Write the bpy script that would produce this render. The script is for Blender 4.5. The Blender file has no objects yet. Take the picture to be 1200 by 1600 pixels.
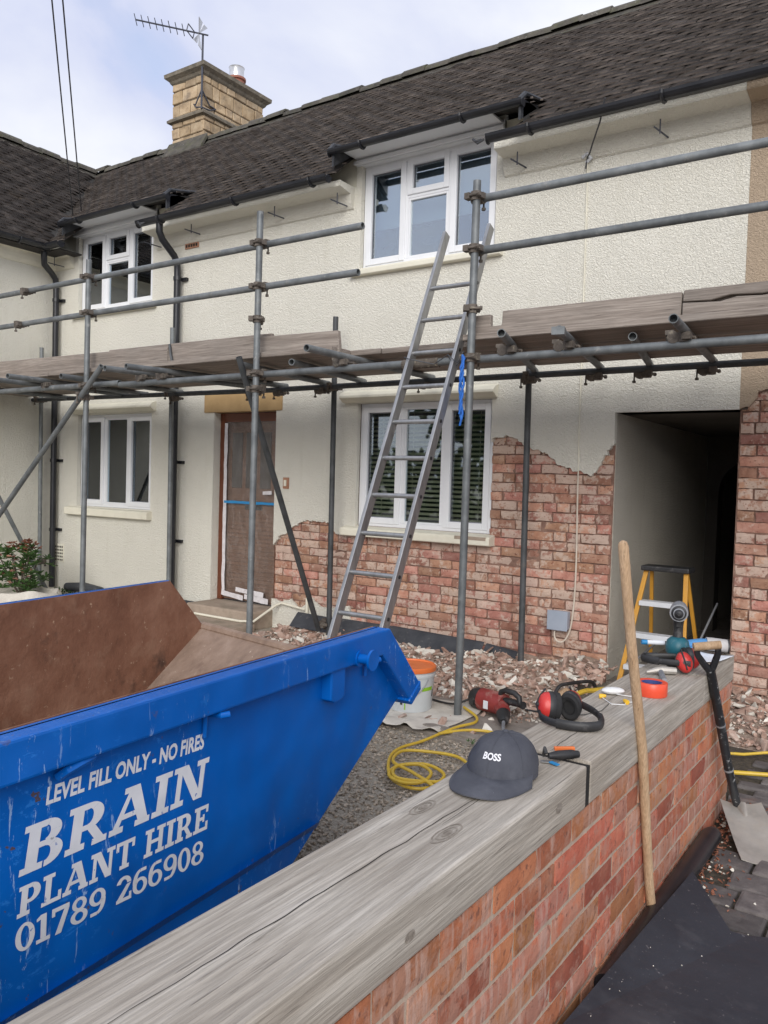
import bpy, bmesh, math, random
import numpy as np
from mathutils import Vector, Matrix, Euler, noise as mnoise
from mathutils.geometry import tessellate_polygon
random.seed(7); rng = np.random.default_rng(7)
R = math.radians
S = bpy.context.scene
COL = S.collection

# ------------------------------------------------------------------ camera
CAM = Vector((0.0, -5.9, 1.45))
YAW, PITCH, ROLL = -0.606132, -0.0366707, 0.0299614
def cam_axes():
    cy, sy, cp, sp = math.cos(YAW), math.sin(YAW), math.cos(PITCH), math.sin(PITCH)
    f = Vector((sy*cp, cy*cp, sp)); r = Vector((cy, -sy, 0)); u = r.cross(f)
    c, s = math.cos(ROLL), math.sin(ROLL)
    return c*r + s*u, -s*r + c*u, f
_r, _u, _f = cam_axes()
cd = bpy.data.cameras.new('camera'); cam = bpy.data.objects.new('camera', cd); COL.objects.link(cam)
cam.matrix_world = Matrix(((_r.x, _u.x, -_f.x, CAM.x), (_r.y, _u.y, -_f.y, CAM.y), (_r.z, _u.z, -_f.z, CAM.z), (0, 0, 0, 1)))
cd.sensor_fit = 'VERTICAL'; cd.sensor_height = 24.0; cd.sensor_width = 18.0
cd.lens = 1258.5/1600*24.0
cd.clip_start = 0.05; cd.clip_end = 3000
S.camera = cam

# ------------------------------------------------------------------ light
SUN_EL, SUN_AZ = R(25), R(152)      # compass style: azimuth the light comes from (0 = +Y, clockwise)
w = bpy.data.worlds.new('World'); S.world = w; w.use_nodes = True
nt = w.node_tree; nt.nodes.clear()
wo = nt.nodes.new('ShaderNodeOutputWorld')
sky = nt.nodes.new('ShaderNodeTexSky'); sky.sky_type = 'NISHITA'; sky.sun_disc = False
sky.sun_elevation = SUN_EL; sky.sun_rotation = SUN_AZ
b1 = nt.nodes.new('ShaderNodeBackground'); b1.inputs[1].default_value = 0.13
nt.links.new(sky.outputs[0], b1.inputs[0])
tc = nt.nodes.new('ShaderNodeTexCoord')
mp = nt.nodes.new('ShaderNodeMapping'); mp.inputs['Scale'].default_value = (1, 1, 1.7); mp.inputs['Location'].default_value = (1.3, 0.4, 0)
nt.links.new(tc.outputs['Generated'], mp.inputs[0])
cn = nt.nodes.new('ShaderNodeTexNoise'); cn.inputs['Scale'].default_value = 3.4; cn.inputs['Detail'].default_value = 6; cn.inputs['Roughness'].default_value = 0.5
cn.inputs['Distortion'].default_value = 0.3
nt.links.new(mp.outputs[0], cn.inputs['Vector'])
cr = nt.nodes.new('ShaderNodeValToRGB')
cr.color_ramp.elements[0].position = 0.34; cr.color_ramp.elements[0].color = (0.62, 0.67, 0.88, 1)
cr.color_ramp.elements[1].position = 0.66; cr.color_ramp.elements[1].color = (0.93, 0.95, 1.0, 1)
nt.links.new(cn.outputs['Fac'], cr.inputs[0])
b2 = nt.nodes.new('ShaderNodeBackground'); b2.inputs[1].default_value = 0.60
nt.links.new(cr.outputs[0], b2.inputs[0])
fr = nt.nodes.new('ShaderNodeValToRGB')
fr.color_ramp.elements[0].position = 0.20; fr.color_ramp.elements[0].color = (0.45,)*3+(1,)
fr.color_ramp.elements[1].position = 0.38; fr.color_ramp.elements[1].color = (1,)*3+(1,)
nt.links.new(cn.outputs['Fac'], fr.inputs[0])
ms = nt.nodes.new('ShaderNodeMixShader')
nt.links.new(fr.outputs[0], ms.inputs[0]); nt.links.new(b1.outputs[0], ms.inputs[1]); nt.links.new(b2.outputs[0], ms.inputs[2])
nt.links.new(ms.outputs[0], wo.inputs[0])
ld = bpy.data.lights.new('sun', 'SUN'); ld.energy = 1.5; ld.angle = R(38); ld.color = (1.0, 0.96, 0.9)
sun = bpy.data.objects.new('sun', ld); COL.objects.link(sun)
sd = Vector((math.sin(SUN_AZ)*math.cos(SUN_EL), math.cos(SUN_AZ)*math.cos(SUN_EL), math.sin(SUN_EL)))
sun.rotation_euler = (-sd).to_track_quat('-Z', 'Y').to_euler()
vs = S.view_settings; vs.view_transform = 'Standard'; vs.look = 'None'; vs.gamma = 1; vs.use_curve_mapping = False
vs.exposure = 0.80
S.cycles.max_bounces = 8; S.cycles.transparent_max_bounces = 12; S.cycles.use_denoising = True
S.cycles.sample_clamp_indirect = 6

# ------------------------------------------------------------------ materials
MATS = {}
def mat_base(name):
    m = bpy.data.materials.new(name); m.use_nodes = True
    n = m.node_tree; n.nodes.clear()
    o = n.nodes.new('ShaderNodeOutputMaterial'); p = n.nodes.new('ShaderNodeBsdfPrincipled')
    n.links.new(p.outputs[0], o.inputs[0]); MATS[name] = m
    return m, n, p
def ramp(n, src, stops, interp='LINEAR'):
    r = n.nodes.new('ShaderNodeValToRGB'); r.color_ramp.interpolation = interp
    e = r.color_ramp.elements
    while len(e) < len(stops): e.new(0.5)
    for i, (p, c) in enumerate(stops):
        e[i].position = p; e[i].color = tuple(c)+(1,) if len(c) == 3 else c
    n.links.new(src, r.inputs[0]); return r.outputs[0]
def coords(n, kind, stretch):
    if kind == 'World':
        g = n.nodes.new('ShaderNodeNewGeometry'); s = g.outputs['Position']
    else:
        t = n.nodes.new('ShaderNodeTexCoord'); s = t.outputs[kind]
    m = n.nodes.new('ShaderNodeMapping'); m.inputs['Scale'].default_value = stretch
    n.links.new(s, m.inputs[0]); return m.outputs[0]
def tnoise(n, vec, scale, detail=4, rough=.55, dist=0):
    t = n.nodes.new('ShaderNodeTexNoise'); t.inputs['Scale'].default_value = scale; t.inputs['Detail'].default_value = detail
    t.inputs['Roughness'].default_value = rough; t.inputs['Distortion'].default_value = dist
    n.links.new(vec, t.inputs['Vector']); return t.outputs['Fac']
def mixc(n, fac, a, b, mode='MIX'):
    m = n.nodes.new('ShaderNodeMix'); m.data_type = 'RGBA'; m.blend_type = mode
    for s, v in ((m.inputs[0], fac), (m.inputs[6], a), (m.inputs[7], b)):
        if hasattr(v, 'links') or hasattr(v, 'is_output'): n.links.new(v, s)
        else: s.default_value = v if not isinstance(v, tuple) or len(v) == 4 else v+(1,)
    return m.outputs[2]
def math_(n, op, a, b=None, c=None):
    m = n.nodes.new('ShaderNodeMath'); m.operation = op
    for i, v in enumerate((a, b, c)):
        if v is None: continue
        if hasattr(v, 'is_output'): n.links.new(v, m.inputs[i])
        else: m.inputs[i].default_value = v
    return m.outputs[0]
def bump(n, p, h, strength, dist, prev=None):
    b = n.nodes.new('ShaderNodeBump'); b.inputs['Strength'].default_value = strength; b.inputs['Distance'].default_value = dist
    n.links.new(h, b.inputs['Height'])
    if prev is not None: n.links.new(prev, b.inputs['Normal'])
    n.links.new(b.outputs[0], p.inputs['Normal']); return b.outputs[0]
def rnd(n):
    o = n.nodes.new('ShaderNodeObjectInfo'); g = n.nodes.new('ShaderNodeNewGeometry')
    return math_(n, 'FRACT', math_(n, 'ADD', o.outputs['Random'], g.outputs['Random Per Island']))
def PM(name, stops, scale=8, detail=5, rough=.7, bmp=None, metal=0, kind='World', stretch=(1, 1, 1), var=0, spots=None, spec=.5, rvar=0):
    """noise-coloured material. spots = (scale, lo, hi, colour, amount); bmp = (scale, strength, distance)"""
    m, n, p = mat_base(name)
    v = coords(n, kind, stretch)
    c = ramp(n, tnoise(n, v, scale, detail, .6), stops)
    if spots:
        for sp in spots:
            f = ramp(n, tnoise(n, v, sp[0], 5, .65), [(sp[1], (0,)*3), (sp[2], (sp[4],)*3)])
            c = mixc(n, f, c, sp[3])
    if var:
        r = rnd(n)
        k = n.nodes.new('ShaderNodeHueSaturation'); n.links.new(c, k.inputs['Color'])
        n.links.new(math_(n, 'MULTIPLY_ADD', r, 2*var, 1-var), k.inputs['Value'])
        n.links.new(math_(n, 'MULTIPLY_ADD', math_(n, 'FRACT', math_(n, 'MULTIPLY', r, 7.31)), .5*var, 1-.25*var), k.inputs['Saturation'])
        c = k.outputs[0]
    n.links.new(c, p.inputs['Base Color'])
    p.inputs['Metallic'].default_value = metal; p.inputs['Roughness'].default_value = rough
    p.inputs['Specular IOR Level'].default_value = spec
    if rvar:
        n.links.new(math_(n, 'MULTIPLY_ADD', tnoise(n, v, scale*1.7, 4), rvar*2, rough-rvar), p.inputs['Roughness'])
    if bmp: bump(n, p, tnoise(n, v, bmp[0], 4, .6), bmp[1], bmp[2])
    return m

def stucco(name, col, dirt):
    m, n, p = mat_base(name); v = coords(n, 'World', (1, 1, 1))
    big = tnoise(n, v, 1.3, 4, .6)
    c = mixc(n, ramp(n, big, [(.35, (0,)*3), (.7, (1,)*3)]), col, tuple(x*.93 for x in col))
    st = coords(n, 'World', (5, 5, .5))
    c = mixc(n, ramp(n, tnoise(n, st, 2.0, 5, .6), [(.56, (0,)*3), (.8, (.35,)*3)]), c, dirt)
    fine = tnoise(n, v, 58, 3, .55, .7)
    n.links.new(c, p.inputs['Base Color']); p.inputs['Roughness'].default_value = .85; p.inputs['Specular IOR Level'].default_value = .25
    mid = tnoise(n, coords(n, 'World', (1, 1, 1.35)), 88, 2, .5, 1.0)
    h = math_(n, 'ADD', math_(n, 'MULTIPLY', ramp(n, fine, [(.40, (0,)*3), (.60, (1,)*3)]), .55), math_(n, 'MULTIPLY', ramp(n, mid, [(.40, (0,)*3), (.62, (1,)*3)]), .6))
    h = math_(n, 'ADD', h, math_(n, 'MULTIPLY', tnoise(n, v, 200, 2, .5), .25))
    bump(n, p, h, .85, .0085)
    return m
stucco('render_cream', (.86, .835, .74), (.70, .67, .56))
stucco('render_beige', (.52, .41, .30), (.40, .31, .23))
stucco('render_grey', (.66, .62, .54), (.5, .46, .40))
PM('cream_smooth', [(.3, (.78, .75, .63)), (.7, (.68, .65, .54))], 5, rough=.75, bmp=(60, .25, .004), spots=[(3, .58, .78, (.5, .46, .36), .5)])

def brick_mat(name, stops, pale, pale_amt, dark, bscale=30, bstr=.5, streak=None):
    m, n, p = mat_base(name); v = coords(n, 'World', (1, 1, 1))
    r = rnd(n)
    c = ramp(n, tnoise(n, v, 9, 5, .6), stops)
    k = n.nodes.new('ShaderNodeHueSaturation'); n.links.new(c, k.inputs['Color'])
    n.links.new(math_(n, 'MULTIPLY_ADD', r, .55, .70), k.inputs['Value'])
    n.links.new(math_(n, 'MULTIPLY_ADD', math_(n, 'FRACT', math_(n, 'MULTIPLY', r, 5.7)), .03, .485), k.inputs['Hue'])
    c = k.outputs[0]
    th = math_(n, 'MULTIPLY_ADD', math_(n, 'FRACT', math_(n, 'MULTIPLY', r, 13.7)), .22, -.11)
    f = ramp(n, math_(n, 'ADD', tnoise(n, v, 16, 6, .7), th), [(.47, (0,)*3), (.56, (pale_amt,)*3)])
    c = mixc(n, f, c, pale)
    f = ramp(n, tnoise(n, v, 38, 5, .65), [(.585, (0,)*3), (.66, (.75,)*3)])
    c = mixc(n, f, c, dark)
    if streak:
        sv = coords(n, 'World', (14, 14, 1.6))
        f = ramp(n, math_(n, 'ADD', tnoise(n, sv, 2.2, 5, .65), math_(n, 'MULTIPLY', th, .7)), [(.54, (0,)*3), (.66, (streak[1],)*3)])
        c = mixc(n, f, c, streak[0])
    n.links.new(c, p.inputs['Base Color']); p.inputs['Roughness'].default_value = .88; p.inputs['Specular IOR Level'].default_value = .3
    b = bump(n, p, tnoise(n, v, bscale, 6, .7), bstr, .012)
    bump(n, p, tnoise(n, v, bscale*4, 3, .6), .3, .004, b)
    return m
brick_mat('brick_chipped', [(.3, (.355, .165, .115)), (.5, (.45, .235, .17)), (.72, (.54, .33, .25))], (.60, .475, .395), .78, (.18, .06, .04), 40, .55)
brick_mat('brick_garden', [(.3, (.35, .115, .058)), (.5, (.42, .15, .078)), (.7, (.45, .195, .11))], (.42, .25, .19), .5, (.16, .07, .05), 22, .35, ((.56, .42, .36), .42))
PM('mortar_house', [(.3, (.18, .10, .075)), (.7, (.31, .195, .15))], 22, rough=.95, bmp=(60, .7, .01))
PM('mortar_garden', [(.3, (.38, .29, .22)), (.7, (.48, .385, .30))], 18, rough=.95, bmp=(70, .6, .006), spots=[(30, .6, .7, (.2, .14, .1), .8)])
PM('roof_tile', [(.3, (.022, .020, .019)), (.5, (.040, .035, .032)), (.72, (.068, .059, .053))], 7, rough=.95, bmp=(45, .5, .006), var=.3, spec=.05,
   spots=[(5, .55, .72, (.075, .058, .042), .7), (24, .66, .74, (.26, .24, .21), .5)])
PM('roof_tile_edge_lit', [(.3, (.16, .135, .12)), (.5, (.25, .215, .195)), (.72, (.36, .315, .285))], 9, rough=.95, bmp=(45, .5, .006), var=.3, spec=.05, spots=[(6, .55, .7, (.08, .066, .056), .6)])  # butt faces coloured lighter as if catching the light, tile tops darker
PM('roof_deck', [(.3, (.03, .028, .026)), (.7, (.05, .046, .042))], 9, rough=.95)
PM('ridge_tile', [(.3, (.05, .047, .04)), (.6, (.10, .09, .075))], 12, rough=.95, bmp=(30, .6, .01), spots=[(10, .5, .65, (.085, .085, .05), .8), (25, .62, .7, (.30, .29, .25), .6)], var=.2)
PM('black_plastic', [(.3, (.010, .011, .014)), (.7, (.020, .021, .026))], 6, rough=.38, rvar=.1, spots=[(4, .6, .75, (.07, .07, .07), .5)])
PM('lead', [(.3, (.02, .022, .026)), (.7, (.05, .052, .058))], 14, rough=.6, bmp=(20, .4, .01))
PM('upvc', [(.3, (.80, .81, .83)), (.7, (.74, .755, .78))], 4, rough=.3)
PM('upvc_gap', [(.3, (.16, .17, .19)), (.7, (.2, .2, .22))], 4, rough=.6)
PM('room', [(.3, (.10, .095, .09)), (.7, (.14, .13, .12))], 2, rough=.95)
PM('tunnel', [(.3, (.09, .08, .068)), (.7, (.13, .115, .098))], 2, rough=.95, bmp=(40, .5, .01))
PM('chimney_stone', [(.3, (.30, .215, .13)), (.5, (.43, .32, .20)), (.72, (.53, .42, .28))], 7, rough=.92, bmp=(22, .6, .012), var=.22, spots=[(5, .56, .74, (.14, .11, .085), .75)])
PM('chimney_joint', [(.3, (.13, .10, .07)), (.7, (.24, .19, .13))], 20, rough=.95, bmp=(40, .5, .01))
PM('chimney_cap', [(.3, (.11, .098, .078)), (.7, (.24, .205, .155))], 9, rough=.95, bmp=(30, .6, .012), spots=[(14, .55, .7, (.32, .29, .23), .6)])
PM('pot', [(.3, (.28, .10, .07)), (.7, (.38, .16, .11))], 8, rough=.7)
PM('pot_metal', [(.3, (.75, .76, .78)), (.7, (.6, .61, .63))], 8, rough=.3, metal=.6)
PM('lintel_stone', [(.3, (.46, .31, .15)), (.7, (.38, .25, .115))], 6, rough=.9, bmp=(50, .3, .004))
PM('door_brown', [(.3, (.15, .045, .02)), (.7, (.11, .034, .016))], 6, rough=.35)
PM('door_panel', [(.3, (.20, .115, .075)), (.7, (.29, .175, .12))], 2.5, rough=.55, stretch=(1, 1, 16))
PM('masking_white', [(.3, (.72, .70, .72)), (.7, (.55, .52, .53))], 25, rough=.6, bmp=(60, .5, .004))
PM('tape_blue', [(.3, (.02, .20, .45)), (.7, (.03, .26, .55))], 20, rough=.45)
PM('steel_tube', [(.3, (.115, .126, .132)), (.5, (.165, .178, .184)), (.72, (.23, .245, .25))], 9, rough=.55, metal=.35, bmp=(60, .2, .003), stretch=(1, 1, 1), var=.12,
   spots=[(14, .62, .72, (.45, .45, .43), .6), (7, .6, .75, (.12, .105, .09), .6)])
PM('steel_dark', [(.3, (.045, .05, .053)), (.6, (.085, .09, .095))], 9, rough=.6, metal=.3, var=.1, spots=[(10, .6, .75, (.16, .14, .12), .5)])
PM('coupler_rust', [(.3, (.085, .070, .058)), (.6, (.16, .138, .118))], 25, rough=.8, metal=.3, bmp=(80, .6, .004), var=.2, spots=[(30, .58, .7, (.40, .36, .28), .7)])
PM('aluminium', [(.3, (.27, .275, .28)), (.7, (.42, .425, .43))], 6, rough=.38, metal=.75, stretch=(4, 4, 1), rvar=.1, spots=[(18, .58, .7, (.30, .29, .28), .6)])
def timber(name, cols, axis, scale=1.0, crack=None, rough=.85, knots=True):
    m, n, p = mat_base(name)
    st = [26*scale]*3; st[axis] = 1.1*scale
    v = coords(n, 'World', tuple(st))
    base = coords(n, 'World', (1, 1, 1))
    warp = n.nodes.new('ShaderNodeMix'); warp.data_type = 'VECTOR'; warp.inputs[0].default_value = .10
    wn = n.nodes.new('ShaderNodeTexNoise'); wn.inputs['Scale'].default_value = .22; wn.inputs['Detail'].default_value = 2
    n.links.new(v, wn.inputs['Vector']); n.links.new(v, warp.inputs[4]); n.links.new(wn.outputs['Color'], warp.inputs[5])
    g = tnoise(n, v, 1.0, 7, .68, .3)
    c = ramp(n, g, [(.28, cols[0]), (.5, cols[1]), (.74, cols[2])])
    f = ramp(n, tnoise(n, base, 2.2*scale, 4, .6), [(.4, (0,)*3), (.72, (.6,)*3)])
    c = mixc(n, f, c, cols[3])
    g2 = tnoise(n, v, 2.8, 5, .7)
    st3 = [150*scale]*3; st3[axis] = 5*scale
    g3 = tnoise(n, coords(n, 'World', tuple(st3)), 1.0, 3, .6)
    c = mixc(n, ramp(n, g3, [(.42, (.38,)*3), (.60, (0,)*3)]), c, tuple(x*.55 for x in cols[0]))
    c = mixc(n, ramp(n, g2, [(.60, (0,)*3), (.69, (.75,)*3)]), c, tuple(x*.42 for x in cols[0]))
    r = rnd(n); k = n.nodes.new('ShaderNodeHueSaturation'); n.links.new(c, k.inputs['Color'])
    n.links.new(math_(n, 'MULTIPLY_ADD', r, .22, .89), k.inputs['Value'])
    n.links.new(k.outputs[0], p.inputs['Base Color']); p.inputs['Roughness'].default_value = rough; p.inputs['Specular IOR Level'].default_value = .25
    b = bump(n, p, g2, .6, .006); b = bump(n, p, g3, .5, .003, b); bump(n, p, g, .4, .007, b)
    return m
timber('sleeper_timber', [(.28, .245, .205), (.44, .40, .345), (.60, .56, .495), (.36, .31, .25)], 1)
timber('board_timber', [(.20, .165, .14), (.31, .265, .23), (.42, .37, .325), (.22, .20, .18)], 0)
timber('handle_timber', [(.42, .27, .155), (.52, .36, .225), (.60, .44, .29), (.36, .24, .15)], 2, 1.6, rough=.7)
PM('knot', [(.3, (.19, .16, .13)), (.7, (.33, .29, .245))], 60, rough=.9, bmp=(90, .5, .004))
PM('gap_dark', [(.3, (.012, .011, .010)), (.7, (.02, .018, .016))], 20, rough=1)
def skip_paint():
    m, n, p = mat_base('skip_blue'); v = coords(n, 'World', (1, 1, 1))
    c = ramp(n, tnoise(n, v, 2.4, 4, .55), [(.3, (.0, .092, .40)), (.7, (.0, .118, .48))])
    s1 = coords(n, 'World', (9, 2.2, 5)); s2 = coords(n, 'World', (9, 7, 1.5))
    f1 = ramp(n, tnoise(n, s1, 6, 6, .75, .6), [(.585, (0,)*3), (.62, (.6,)*3)])
    f2 = ramp(n, tnoise(n, s2, 5, 6, .75, .8), [(.60, (0,)*3), (.625, (.9,)*3)])
    msk = ramp(n, tnoise(n, v, 2.1, 3), [(.47, (0,)*3), (.60, (1,)*3)])
    c = mixc(n, math_(n, 'MULTIPLY', f1, msk), c, (.03, .22, .66))
    c = mixc(n, math_(n, 'MULTIPLY', f2, msk), c, (.30, .45, .70))
    f3 = ramp(n, tnoise(n, v, 26, 4, .6), [(.67, (0,)*3), (.69, (.9,)*3)])
    c = mixc(n, math_(n, 'MULTIPLY', f3, msk), c, (.10, .06, .04))
    n.links.new(c, p.inputs['Base Color']); p.inputs['Roughness'].default_value = .38; p.inputs['Specular IOR Level'].default_value = .3
    b = bump(n, p, tnoise(n, v, 3.0, 2, .5), .55, .08); bump(n, p, tnoise(n, v, 120, 2, .5), .08, .002, b)
skip_paint()
PM('skip_rust', [(.28, (.13, .052, .028)), (.5, (.22, .10, .058)), (.72, (.31, .165, .105))], 4, detail=8, rough=.72, bmp=(18, .4, .012), metal=.1,
   spots=[(9, .56, .74, (.33, .20, .13), .5), (6, .58, .72, (.05, .028, .02), .8), (34, .64, .69, (.55, .40, .27), .55)])
PM('skip_rust_light', [(.28, (.17, .115, .085)), (.5, (.25, .175, .13)), (.72, (.32, .235, .185))], 4, detail=8, rough=.75, bmp=(18, .3, .012), stretch=(3, 1, 3),
   spots=[(30, .64, .70, (.55, .45, .36), .7), (5, .6, .75, (.13, .08, .06), .7)])
PM('lettering_white', [(.3, (.66, .67, .70)), (.7, (.80, .80, .82))], 12, rough=.45, spots=[(40, .66, .70, (.02, .12, .45), .8)])
PM('gravel', [(.3, (.27, .235, .19)), (.6, (.42, .38, .32)), (.75, (.52, .48, .42))], 70, rough=.95, bmp=(80, .8, .02))
PM('gravel_stone', [(.3, (.30, .245, .19)), (.7, (.45, .39, .32))], 25, rough=.9, var=.4)
PM('concrete', [(.3, (.20, .175, .15)), (.7, (.33, .29, .255))], 9, rough=.95, bmp=(60, .5, .006), spots=[(7, .55, .7, (.15, .12, .10), .7), (40, .62, .7, (.50, .44, .38), .8)])
PM('step_stone', [(.3, (.30, .235, .185)), (.7, (.42, .34, .27))], 7, rough=.95, bmp=(40, .5, .006), spots=[(5, .52, .7, (.20, .19, .14), .7)])
PM('sett', [(.3, (.085, .075, .075)), (.6, (.15, .135, .13)), (.75, (.22, .19, .175))], 14, rough=.8, bmp=(35, .5, .008), var=.3, spots=[(8, .6, .75, (.20, .12, .09), .6)])
PM('joint_dirt_and_shade', [(.3, (.035, .03, .024)), (.6, (.09, .075, .055)), (.8, (.16, .12, .08))], 40, rough=1, bmp=(60, .8, .01))
PM('rubble_brick', [(.3, (.33, .20, .155)), (.7, (.50, .36, .29))], 14, rough=.95, bmp=(50, .5, .006), var=.28, spots=[(18, .52, .62, (.57, .47, .40), .7)])
PM('rubble_render', [(.3, (.56, .51, .44)), (.7, (.74, .71, .64))], 14, rough=.95, bmp=(50, .5, .006), var=.2)
PM('rubble_dust', [(.3, (.27, .19, .15)), (.7, (.45, .36, .29))], 30, rough=1, bmp=(60, .9, .02))
PM('slate', [(.3, (.030, .034, .042)), (.7, (.065, .07, .08))], 8, rough=.6, bmp=(30, .2, .004), spots=[(20, .6, .72, (.20, .19, .18), .5)])
PM('rubber_sheet', [(.3, (.020, .024, .033)), (.7, (.038, .044, .057))], 3, rough=.5, rvar=.14, bmp=(5, .35, .02), spots=[(2.2, .52, .75, (.13, .135, .15), .45), (9, .58, .75, (.10, .10, .11), .4), (60, .64, .70, (.26, .25, .25), .5)])
PM('plastic_red', [(.3, (.42, .025, .022)), (.7, (.58, .04, .035))], 14, rough=.4, rvar=.08, spots=[(30, .6, .72, (.55, .30, .26), .5)])
PM('breaker_red', [(.3, (.20, .022, .020)), (.7, (.30, .045, .04))], 10, rough=.5, spots=[(14, .5, .68, (.40, .26, .22), .7)])
PM('plastic_black', [(.3, (.014, .014, .015)), (.7, (.030, .030, .032))], 14, rough=.5, spots=[(22, .58, .72, (.16, .15, .145), .5)])
PM('foam_black', [(.3, (.010, .010, .011)), (.7, (.02, .02, .021))], 30, rough=.8)
PM('plastic_orange', [(.3, (.78, .20, .05)), (.7, (.70, .16, .04))], 10, rough=.4)
PM('tape_orange', [(.3, (.82, .10, .045)), (.7, (.74, .08, .035))], 10, rough=.35)
PM('tape_core', [(.3, (.035, .06, .20)), (.7, (.05, .08, .26))], 30, rough=.7)
PM('tool_teal', [(.3, (.012, .10, .135)), (.7, (.02, .135, .175))], 10, rough=.45, spots=[(20, .58, .7, (.2, .24, .25), .4)])
PM('tool_grey', [(.3, (.20, .21, .23)), (.7, (.32, .33, .35))], 12, rough=.5, metal=.3)
PM('bucket_plastic', [(.3, (.50, .53, .54)), (.7, (.60, .625, .63))], 5, rough=.45, spots=[(12, .6, .75, (.42, .40, .36), .5)])
PM('green_print', [(.3, (.25, .50, .02)), (.7, (.3, .55, .03))], 5, rough=.5)
PM('dark_print', [(.3, (.03, .03, .03)), (.7, (.05, .05, .05))], 5, rough=.5)
PM('cloth_white', [(.3, (.52, .485, .43)), (.7, (.66, .625, .56))], 8, rough=.95, bmp=(12, .5, .02), spots=[(6, .55, .7, (.42, .37, .31), .6)])
PM('cable_yellow', [(.3, (.68, .47, .05)), (.7, (.60, .40, .04))], 12, rough=.45, spots=[(25, .6, .72, (.35, .27, .12), .6)])
PM('cable_white', [(.3, (.64, .57, .48)), (.7, (.55, .48, .40))], 12, rough=.6)
PM('box_grey', [(.3, (.30, .345, .42)), (.7, (.35, .395, .47))], 8, rough=.5)
PM('fibreglass_yellow', [(.3, (.62, .31, .035)), (.7, (.52, .25, .03))], 12, rough=.5, spots=[(14, .58, .72, (.34, .22, .10), .6)])
PM('cap_cloth', [(.3, (.050, .053, .068)), (.7, (.080, .084, .10))], 9, rough=.9, bmp=(160, .3, .002), spots=[(5, .5, .7, (.15, .155, .18), .5)])
PM('thread_white', [(.3, (.8, .8, .82)), (.7, (.74, .74, .78))], 12, rough=.8)
PM('glove_blue', [(.3, (.05, .20, .46)), (.7, (.10, .30, .58))], 14, rough=.8, bmp=(40, .4, .006))
PM('glove_grey', [(.3, (.40, .38, .37)), (.7, (.52, .50, .48))], 20, rough=.9, bmp=(60, .4, .004))
PM('paper', [(.3, (.78, .80, .84)), (.7, (.70, .73, .79))], 8, rough=.8)
PM('plastic_white', [(.3, (.78, .78, .77)), (.7, (.70, .70, .69))], 8, rough=.4)
PM('plug_yellow', [(.3, (.85, .52, .03)), (.7, (.8, .46, .03))], 8, rough=.5)
PM('rope_blue', [(.3, (.015, .10, .42)), (.7, (.03, .18, .60))], 60, rough=.75, bmp=(150, .6, .004))
PM('shovel_steel', [(.3, (.36, .34, .31)), (.7, (.56, .54, .50))], 7, rough=.5, metal=.4, bmp=(20, .3, .005), spots=[(9, .5, .66, (.52, .48, .42), .7), (5, .6, .7, (.20, .17, .14), .6)])
PM('shaft_black', [(.3, (.012, .013, .016)), (.7, (.024, .026, .03))], 10, rough=.45, spots=[(45, .60, .68, (.42, .43, .44), .8), (14, .62, .74, (.2, .2, .21), .5)])
PM('leaf', [(.3, (.030, .075, .018)), (.7, (.075, .15, .035))], 20, rough=.5, var=.4)
PM('leaf_tree', [(.3, (.022, .05, .016)), (.7, (.05, .095, .028))], 2, rough=.6, var=.35)
PM('flower_dry', [(.3, (.16, .055, .03)), (.7, (.30, .12, .07))], 20, rough=.8, var=.3)
PM('flower_pink', [(.3, (.45, .20, .15)), (.7, (.62, .36, .26))], 20, rough=.8, var=.25)
PM('bark', [(.3, (.06, .045, .035)), (.7, (.12, .09, .07))], 12, rough=.95, bmp=(20, .6, .02))
PM('blind', [(.3, (.58, .50, .33)), (.7, (.66, .58, .40))], 4, rough=.6)
PM('pale_matte', [(.3, (.55, .57, .60)), (.7, (.65, .67, .70))], 4, rough=.9)
PM('terracotta', [(.3, (.34, .17, .10)), (.7, (.42, .23, .15))], 14, rough=.9)
PM('wire', [(.3, (.05, .05, .055)), (.7, (.07, .07, .075))], 8, rough=.7)
PM('antenna_metal', [(.3, (.05, .055, .075)), (.7, (.09, .095, .115))], 8, rough=.6, metal=.3)
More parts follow.
